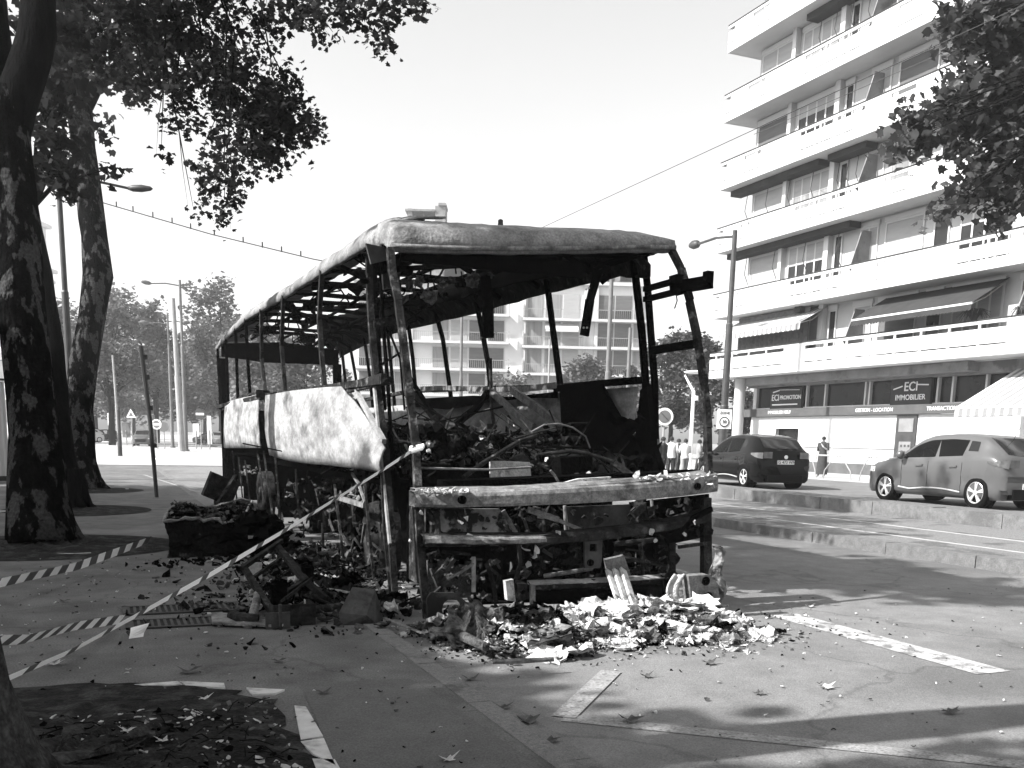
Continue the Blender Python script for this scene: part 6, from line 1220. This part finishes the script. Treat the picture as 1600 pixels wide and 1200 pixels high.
for i in range(6500):
    a, b, c, d, h = random.choices(pile, [p[2] * p[3] for p in pile])[0]; x = random.gauss(a, c * .66); y = random.gauss(b, d * .75)
    s = random.choice((.006, .009, .012, .017, .024, .034)) * random.uniform(.7, 1.3)
    white = .18 + .36 * (3.4 < x < 5.0); mi = 0 if random.random() < white else random.choice((1, 1, 2, 3)); sheet_chunk(rubble, (x, y, hz(x, y) + random.uniform(-.01, .03)), s, .4, mi, .006)
for i in range(520):
    a, b, c, d, h = random.choices(pile, [p[2] * p[3] for p in pile])[0]; x = random.gauss(a, c * .55); y = random.gauss(b, d * .6); white = .2 + .5 * (3.4 < x < 5.0)
    crumple(rubble, (x, y, hz(x, y) + random.uniform(.0, .045)), random.choice((.03, .05, .08, .12, .19)), 0 if random.random() < white else random.choice((1, 1, 2, 3)), 6, .012, random.uniform(.05, .2))
for i in range(520):
    x = random.gauss(3.9, 1.2); y = random.gauss(6.45, .42)
    if x > 1.9: sheet_chunk(rubble, (x, y, -.03), random.uniform(.006, .022), .3, random.choice((0, 1, 2, 3)), .005)
tag(rubble.build('ash_heap', [ASH, ASHG, CHAR, RAILM]), 'pale heap of ash and torn scraps before the wreck', None, None, 'stuff')['category'] = 'rubble'
side = MB()
for i in range(120):
    y = random.uniform(7.8, 13); crumple(side, (random.gauss(2.0, .35), y, random.uniform(.02, .1)), random.uniform(.05, .16), random.choices(range(5), (5, 5, 3, 2, 1))[0])
for i in range(2000):
    y = random.uniform(7.8, 13.5); x = random.gauss(1.95, .42); s = random.choice((.01, .015, .022, .035, .06)) * random.uniform(.7, 1.3)
    if random.random() < .3: x = random.gauss(1.4, .5); y = random.gauss(8.6, .8)
    sheet_chunk(side, (x, y, .01 + random.random() ** 2 * .07 * (1 if x > 1.5 else .3)), s, .6, random.choices(range(5), (5, 5, 4, 2, 1))[0], .01)
for i in range(120):
    y = random.uniform(7.9, 12.5); x = random.gauss(1.9, .4); a = Vector((x, y, .03)); b = a + Vector((random.gauss(0, .18), random.gauss(0, .18), random.uniform(0, .1))); side.tube([a, b], .008, 5, random.choice((0, 1, 3)))
tag(side.build('burnt_debris', [CHAR, BURNT, ASHG, POSTM, ASH]), 'dark burnt scraps strewn along the side of the wreck', None, None, 'stuff')['category'] = 'rubble'
def gpt(x, y, z=0.): return Vector(atZ(x, y, z))
def one(mb, nm, m, org, label, cat, group=None, smooth=False): return tag(mb.build(nm, m, org=tuple(org), smooth=smooth), label, cat, group)
# white plank and slabs leaning on the bumper
mb = MB(); a, b = Vector(atY(962, 892, 7.35)), Vector(atY(985, 962, 6.75))
for k, dx in enumerate((-.07, 0, .07)): mb.beam(a + Vector((dx, 0, .005 * k)), b + Vector((dx * .9, 0, .005 * k)), .068, .025, up=(0, 1, .4))
one(mb, 'ash_plank', ASH, b, 'white ribbed board leaning against the bumper beam', 'board')
mb = MB(); mb.prism([tuple(atY(x, y, 7.5)) for x, y in [(945, 875), (975, 868), (988, 905), (952, 912)]], (0, .03, .01)); one(mb, 'ash_sheet', RAILM, atY(950, 912, 7.5), 'pale sheet standing behind the white ribbed board', 'sheet')
mb = MB(); N = 10; rows = [[tuple(Vector(atY(1056 + 12 * math.sin(3.14 * j / N) * -1 + i * 2.3, 898 + j * 5.2, 7.15)) + Vector((0, .02 * math.sin(i), 0))) for j in range(N + 1)] for i in range(9)]; mb.grid(rows); o = one(mb, 'curved_white_shell', ASH, atY(1060, 950, 7.15), 'white curved shell standing at the right corner of the wreck', 'panel', smooth=True); o.modifiers.new('s', 'SOLIDIFY').thickness = .02
holed = MB(); P = [(1076, 900), (1108, 898), (1122, 912), (1124, 948), (1082, 952)]; holed.prism([tuple(atY(x, y, 7.1)) for x, y in P], (0, .12, 0)); o = empty('bent_corner_plate', tuple(atY(1080, 952, 7.1)), 'grey scorched plate with two dark holes at the right front corner', 'panel'); holed.build('plate', RAILM, o)
mb = MB()
for x, y in ((1103, 908), (1107, 932)): mb.disc(atY(x, y, 7.095), (0, 1, 0), .04, .012, 16)
mb.build('hole', CHAR, o)
mb = MB(); rows = []
for i in range(14):
    y = 855 + i * 7.5; cx_ = 1122 + 4 * math.sin(i * .9); c = Vector(atY(cx_, y, 7.15)); rows.append([tuple(c + Vector((math.cos(6.28 * j / 10) * random.uniform(.03, .07), math.sin(6.28 * j / 10) * random.uniform(.03, .07), random.uniform(-.01, .01)))) for j in range(11)])
mb.grid(rows); one(mb, 'melted_lump', mat('melted_plastic', .05, .3, 8, .7, bump=.8, bscale=20, c=.02, scale2=6, lo2=.5, hi2=.6), atY(1122, 952, 7.15), 'ragged melted column hanging at the right edge of the wreck', 'debris')
# draped grey cloth mass on the left of the ash heap
mb = MB(); rows = []
for i in range(22):
    u = i / 21; x = 700 + u * 120; top = 942 + 22 * abs(u - .35) + 5 * math.sin(u * 15); bot = 1008 + 6 * math.sin(u * 23); r = []
    for j in range(9):
        v = j / 8; p = Vector(atY(x + 4 * math.sin(j + i), top + (bot - top) * v, 6.95 - .42 * v ** .8)); p.y += .05 * math.sin(i * 1.9 + j * .4); p.z = max(p.z + .02 * math.sin(i * 2.7), -.03); r.append(tuple(p))
    rows.append(r)
mb.grid(rows); o = one(mb, 'draped_insulation', ASHG, atY(750, 1000, 6.6), 'draped grey fibrous mass at the left of the ash heap', 'debris', smooth=True); o.modifiers.new('s', 'SOLIDIFY').thickness = .02
for i, (pts, r, m, lb) in enumerate([([(905, 965), (935, 975), (972, 985)], .055, ASH, 'thick white roll lying on the ash heap'), ([(820, 985), (850, 975), (875, 985)], .04, ASH, 'pale chunk near the middle of the ash heap'), ([(770, 1034), (810, 1033), (865, 1030)], .016, RAILM, 'long pale strip lying before the ash heap'), ([(1000, 965), (1040, 975), (1075, 985)], .05, ASH, 'white crumpled roll on the right of the ash heap'), ([(675, 985), (715, 990), (760, 1012)], .04, ASHG, 'grey roll under the draped mass')]):
    mb = MB(); mb.tube([tuple(gpt(x, y, .06)) for x, y in pts], [r * random.uniform(.7, 1), r, r * random.uniform(.6, 1)], 9); lump(mb, r * .25); one(mb, 'ash_roll', m, gpt(*pts[0], .0), lb, 'debris', 'rolls and strips on the ash heap')
# objects on the pavement
bx0 = gpt(322, 872); t = empty('burnt_crate', tuple(bx0), 'large charred block with one ash streaked face left of the wreck', 'block')
def corner(p, z): return (p[0], p[1], z)
F = [gpt(262, 872), gpt(384, 868), gpt(392, 832), gpt(280, 832)]; H_ = .42
mb = MB(); NB = 14
def blk(u, v, z):
    p = F[0].lerp(F[1], u).lerp(F[3].lerp(F[2], u), v); k = 1 + .05 * math.sin(u * 7 + z * 5); r = random.uniform(-.014, .014); return (p.x + r + .03 * math.sin(z * 9 + v * 4), p.y + r - .04 * math.sin(u * 8 + 1) * z, max(0, z * k + .045 * math.sin(u * 5 + v * 3) * (z > .3) + r * (z > .05)))
for fn in (lambda a_, b_: blk(a_, 0, b_ * H_), lambda a_, b_: blk(1, a_, b_ * H_), lambda a_, b_: blk(1 - a_, 1, b_ * H_), lambda a_, b_: blk(0, 1 - a_, b_ * H_), lambda a_, b_: blk(a_, b_, H_)):
    mb.grid([[fn(i / NB, j / NB) for j in range(NB + 1)] for i in range(NB + 1)])
mb.build('block', mat('charred_block', .004, .014, 5, .95, bump=.9, bscale=18, grain=.4, gscale=40, c=.17, scale2=1.9, lo2=.54, hi2=.62, spec=.0), t)
mb = MB(); ring = [blk(i / 12, 0, H_) for i in range(13)] + [blk(1, i / 8, H_) for i in range(1, 9)] + [blk(1 - i / 12, 1, H_) for i in range(1, 13)] + [blk(0, 1 - i / 8, H_) for i in range(1, 9)]
mb.tube([(x + random.uniform(-.015, .015), y, z + .01 + random.uniform(-.01, .02)) for x, y, z in ring], [random.uniform(.008, .03) for _ in ring], 6); mb.build('rim', RAILM, t); mb = MB()
for i in range(90): p = blk(random.random(), random.random(), H_); (crumple if i % 2 else sheet_chunk)(mb, (p[0], p[1], p[2] + .02), random.uniform(.03, .12))
for k in range(len(mb.m)): mb.m[k] = (k // 60) % 2
for i in range(40): x, y = random.gauss(290, 35), random.gauss(880, 5); p = gpt(x, y); sheet_chunk(mb, (p.x, p.y, .02), random.uniform(.02, .06), .6, 1)
mb.build('burnt_top', [ASHG, CHAR], t)
mb = MB(); rows = []; cc = gpt(402, 866)
for i in range(19):
    ph = math.pi * i / 18; rows.append([(cc.x + .42 * math.sin(ph) * math.cos(.3491 * j) * random.uniform(.72, 1.15), cc.y + .55 * math.sin(ph) * math.sin(.3491 * j) * random.uniform(.72, 1.15), max(0., .22 + .30 * math.cos(ph) * random.uniform(.8, 1.2))) for j in range(18)]); rows[-1].append(rows[-1][0])
mb.grid(rows)
one(mb, 'charred_lump', CHAR, gpt(400, 870), 'black tangled lump between the charred block and the wreck', 'debris')
mb = MB(); mb.prism([tuple(gpt(x, y, .25)) for x, y in [(386, 834), (418, 832), (420, 838), (388, 842)]], (0, 0, .03)); one(mb, 'white_sheet_scrap', ASH, gpt(388, 840), 'bright white scrap on the black lump', 'scrap', 'white scraps by the wreck')
mb = MB(); p = gpt(396, 905); mb.box((p.x - .09, p.y, .0), (p.x + .09, p.y + .03, .17)); one(mb, 'white_sheet_scrap', ASH, p, 'bright white square scrap standing behind the seat frame', 'scrap', 'white scraps by the wreck')
mb = MB(); mb.prism([(x_, y_, .15) for x_, y_ in [(gpt(335, 815).x, gpt(335, 815).y), (gpt(365, 812).x, gpt(365, 812).y), (gpt(362, 788).x, gpt(362, 788).y), (gpt(345, 780).x, gpt(345, 780).y)]], (0, 0, .35)); one(mb, 'pale_sack', RAILM, gpt(350, 815), 'pale scorched sack behind the charred block', 'sack')
mb = MB(); c = Vector(atY(350, 765, 16.6)); mb.box((c.x - .28, c.y - .02, c.z - .22), (c.x + .2, c.y + .3, c.z + .2), M=Matrix.Translation(c) @ Matrix.Rotation(.4, 4, 'Y') @ Matrix.Translation(-c)); mb.beam(Vector(atY(330, 802, 15.5)), Vector(atY(368, 742, 16.3)), .05, .03); one(mb, 'hanging_box', BURNT, c, 'dark box hanging at the rear corner of the wreck', 'box')
# seat frame
t = empty('burnt_seat_frame', tuple(gpt(430, 965)), 'collapsed charred seat frame leaning among the debris', 'seat frame')
mb = MB(); mb.beam(gpt(380, 885, .28), gpt(428, 962, .02), .05, .05); mb.beam(gpt(432, 852, .36), gpt(478, 908, .22), .06, .045); mb.beam(gpt(478, 908, .22), gpt(520, 945, .02), .05, .05); mb.build('leg', BURNT, t)
mb = MB(); mb.beam(gpt(378, 888, .28), gpt(440, 845, .40), .04, .04); mb.beam(gpt(392, 905, .15), gpt(450, 865, .3), .03, .03); mb.beam(gpt(430, 940, .12), gpt(480, 905, .26), .05, .05); mb.beam(gpt(425, 958, .05), gpt(470, 920, .1), .04, .04); mb.build('side_bar', BURNT, t)
mb = MB()
for i in range(7): a = gpt(432 + i * 2, 945 - i * 1.5, .05 + .03 * i); b = gpt(476 + i * 2, 912 - i * 1.5, .12 + .03 * i); mb.beam(a, b, .012, .02)
mb.build('slats', BURNT, t); mb = MB(); p = gpt(438, 945, .1); mb.box((p.x - .07, p.y - .05, .02), (p.x + .05, p.y + .06, .28)); p = gpt(480, 905, .2); mb.box((p.x - .04, p.y - .05, .1), (p.x + .05, p.y + .06, .32)); mb.build('bracket', CHAR, t)
mb = MB(); mb.tube([gpt(393, 968, .05), gpt(404, 925, .12)], .035, 10); one(mb, 'pale_tube', RAILM, gpt(393, 968), 'short pale tube standing at a slant left of the seat frame', 'tube', 'tubes by the wreck')
mb = MB(); mb.tube([gpt(446, 958, .05), gpt(532, 948, .06)], .035, 10); one(mb, 'scorched_tube', POSTM, gpt(446, 958), 'scorched tube lying right of the seat frame', 'tube', 'tubes by the wreck')
mb = MB(); mb.tube([gpt(364, 962, .05), gpt(375, 966, .06), gpt(404, 968, .05)], [.05, .045, .045], 12); one(mb, 'scorched_tube', BURNT, gpt(364, 968), 'short thick tube end at the left tip of the debris', 'tube', 'tubes by the wreck')
mb = MB(); mb.prism([tuple(gpt(x, y, .02)) for x, y in [(330, 966), (345, 960), (424, 970), (424, 980), (380, 978), (332, 976)]], (0, 0, .02)); one(mb, 'splintered_plank', RAILM, gpt(330, 976), 'pale splintered plank lying beside the grate', 'plank')
mb = MB(); p = gpt(462, 978); mb.box((p.x - .17, p.y, .0), (p.x + .16, p.y + .03, .17)); mb.box((p.x - .17, p.y + .03, .0), (p.x - .15, p.y + .22, .15)); mb.box((p.x + .13, p.y + .03, .0), (p.x + .16, p.y + .25, .17)); one(mb, 'open_metal_box', BURNT, p, 'dark open metal tray in front of the seat frame', 'box')
mb = MB(); p = gpt(437, 982); mb.box((p.x - .11, p.y - .02, .0), (p.x + .08, p.y, .13)); mb.box((p.x - .01, p.y - .06, .0), (p.x + .01, p.y - .03, .2)); one(mb, 'metal_bracket', BOXM, p, 'small square plate at the front of the debris', 'plate')
p = gpt(562, 975); mb = MB(); A = [(-.16, -.02, 0), (.13, -.05, 0), (.26, .2, 0), (-.1, .22, 0), (-.17, 0, .1), (.04, -.06, .08), (.16, .12, .26), (-.02, .16, .28)]
mb.add([(p.x + a, p.y + b, c) for a, b, c in A], [(3, 2, 1, 0), (0, 1, 5, 4), (1, 2, 6, 5), (2, 3, 7, 6), (3, 0, 4, 7), (4, 5, 6, 7)]); one(mb, 'dented_tin_box', BOXM, p, 'dark dented tin box standing alone before the wreck post', 'box')
for i, (pts, w_, m, lb) in enumerate([([(548, 922), (600, 905)], .06, POSTM, 'pale scorched board by the wreck corner post'), ([(505, 918), (545, 925)], .05, ASH, 'white strip between the seat frame and the wheel'), ([(490, 880), (515, 862)], .2, BURNT, 'dark sheet flap lying under the side panel'), ([(600, 965), (660, 990)], .03, RAILM, 'thin bent strip at the kerb before the corner post'), ([(610, 950), (585, 905)], .03, POSTM, 'thin bar leaning at the kerb')]):
    mb = MB(); mb.beam(gpt(*pts[0], .04), gpt(*pts[1], .07), w_, .015); lump(mb, .008); one(mb, 'bent_strip', m, gpt(*pts[0]), lb, 'strip', 'loose strips beside the wreck')
# ---------------------------------------------------------------- BARRIER TAPE
def tape(pts, wd, label, twist=0., seg=.085, phase=0, slant=.06, wide=False):
    P = [Vector(p) for p in pts]; L = [0]
    for a, b in zip(P[:-1], P[1:]): L.append(L[-1] + (b - a).length)
    def at(s):
        s = max(0, min(s, L[-1] - 1e-6))
        for i in range(len(P) - 1):
            if s <= L[i + 1]: return P[i].lerp(P[i + 1], (s - L[i]) / (L[i + 1] - L[i]))
        return P[-1]
    mb = MB(); n = int(L[-1] / seg); k = 4
    for i in range(n):
        for j in range(k):
            quad = []
            for s0, e in ((i + j / k, -1), (i + (j + 1) / k, -1), (i + (j + 1) / k, 1), (i + j / k, 1)):
                s = s0 * seg + slant * (e + 1) / 2; c = at(s); d = (at(s + .02) - at(s - .02)).normalized(); th = twist * s + phase + .18 * math.sin(s * 2.3); up = (UP - d * UP.dot(d)).normalized(); side_ = d.cross(up); quad.append(tuple(c + (up * math.cos(th) + side_ * math.sin(th)) * e * wd / 2))
            mb.add(quad, [(0, 1, 2, 3)], (i % 2) if not wide else int(i % 4 == 3))
    return tag(mb.build('barrier_tape', [TAPEW, TAPED], org=tuple(P[0])), label, 'tape', 'striped barrier tapes')
E0 = Vector(atY(-20, 1074, 4.75)); E1 = Vector(atY(650, 700, 7.78)); mid = E0.lerp(E1, .5); mid2 = Vector(atY(215, 975, mid.y - .35)) 
E1a = Vector(atY(625, 716, 7.6))
tape([E0, Vector(atY(110, 1018, 5.2)), Vector(atY(220, 958, 5.7)), Vector(atY(330, 897, 6.2)), Vector(atY(440, 832, 6.75)), Vector(atY(545, 767, 7.25)), Vector(atY(600, 733, 7.5)), E1], .034, 'long barrier tape running from the near trunk up to the wreck pillar', .0, .075, .35, .04, True)
mb = MB(); mb.tube([Vector(E1) + Vector((-.06, -.05, -.03)), Vector(E1) + Vector((.03, -.07, .0)), Vector(E1) + Vector((.07, .02, .02)), Vector(E1) + Vector((-.02, .08, 0)), Vector(E1) + Vector((-.06, -.05, -.02))], .018, 6); tag(mb.build('tape_knot', TAPEW, org=tuple(E1)), 'white knot of tape on the left windscreen pillar', 'tape knot')
p0, p1 = Vector(atY(-5, 912, 9.2)), Vector(atY(238, 842, 12.2)); m_ = Vector(atY(120, 885, 10.6))
tape([p0, m_, p1], .085, 'barrier tape low above the pavement toward the charred block', .0, .16, .2, .07)
p0, p1 = Vector(atY(-10, 1001, 6.0)), Vector(atY(195, 967, 8.0))
tape([p0, Vector(atY(40, 999, 6.4)), Vector(atY(120, 978, 7.2)), p1], .075, 'bold striped tape lying near the iron grate', .0, .12, .5, .09)
tape([Vector(atY(222, 968, 6.6)), Vector(atY(216, 980, 6.6)), Vector(atY(212, 1000, 6.58))], .10, 'loose tape end hanging over the grate', .0, .11, .2, .07)

# scraps nobody could count, and split-up of small multi-piece parts
for o in list(bpy.data.objects):
    if o.name.split('.')[0] in ('charred_ceiling_scraps', 'melted_scraps', 'ash_flakes', 'ash_clumps', 'ashen_insulation_rags', 'dangling_scrap', 'charred_door_base', 'burnt_top', 'roof_slats'): o['kind'] = 'stuff'
def split_loose(o):
    bm = bmesh.new(); bm.from_mesh(o.data); seen = set(); comps = []
    for v in bm.verts:
        if v in seen: continue
        st = [v]; seen.add(v); c = []
        while st:
            a = st.pop(); c.append(a)
            for e in a.link_edges:
                b = e.other_vert(a)
                if b not in seen: seen.add(b); st.append(b)
        comps.append(set(x.index for x in c))
    bm.free()
    if len(comps) < 2: return
    for k, cs in enumerate(comps):
        b2 = bmesh.new(); b2.from_mesh(o.data); b2.verts.ensure_lookup_table(); bmesh.ops.delete(b2, geom=[v for v in b2.verts if v.index not in cs], context='VERTS')
        me = bpy.data.meshes.new(o.name.split('.')[0]); b2.to_mesh(me); b2.free()
        for m in o.data.materials: me.materials.append(m)
        n = bpy.data.objects.new(o.name.split('.')[0], me); COL.objects.link(n); n.parent = o.parent; n.matrix_local = o.matrix_local.copy()
        for kk in o.keys(): n[kk] = o[kk]
    bpy.data.objects.remove(o)
for o in list(bpy.data.objects):
    if o.type == 'MESH' and o.parent and not o.children and o.name.split('.')[0] in ('bracket', 'arm', 'rail_bolt', 'strap_rivet', 'eyes', 'glazing_bars', 'attic_window', 'pilaster', 'wall_joint', 'hole', 'notice', 'window_sill_end', 'header_bar', 'soffit', 'side_bar', 'leg', 'cornice', 'plinth', 'roof_frame', 'bulkhead', 'wire_loop', 'beam', 'balcony_end'): split_loose(o)

# ---------------------------------------------------------------- AIR
mb = MB(); mb.box((-260, -60, -1.5), (260, 420, 42)); hz_ = mb.build('haze', [bpy.data.materials.new('air')]); hz_['kind'] = 'stuff'; hz_['label'] = 'pale summer haze in the air'
m = hz_.data.materials[0]; m.use_nodes = True; m.node_tree.nodes.clear(); vo_ = m.node_tree.nodes.new('ShaderNodeVolumePrincipled'); vo_.inputs['Color'].default_value = (1, 1, 1, 1); vo_.inputs['Density'].default_value = .0007; mo_ = m.node_tree.nodes.new('ShaderNodeOutputMaterial'); m.node_tree.links.new(vo_.outputs[0], mo_.inputs['Volume'])
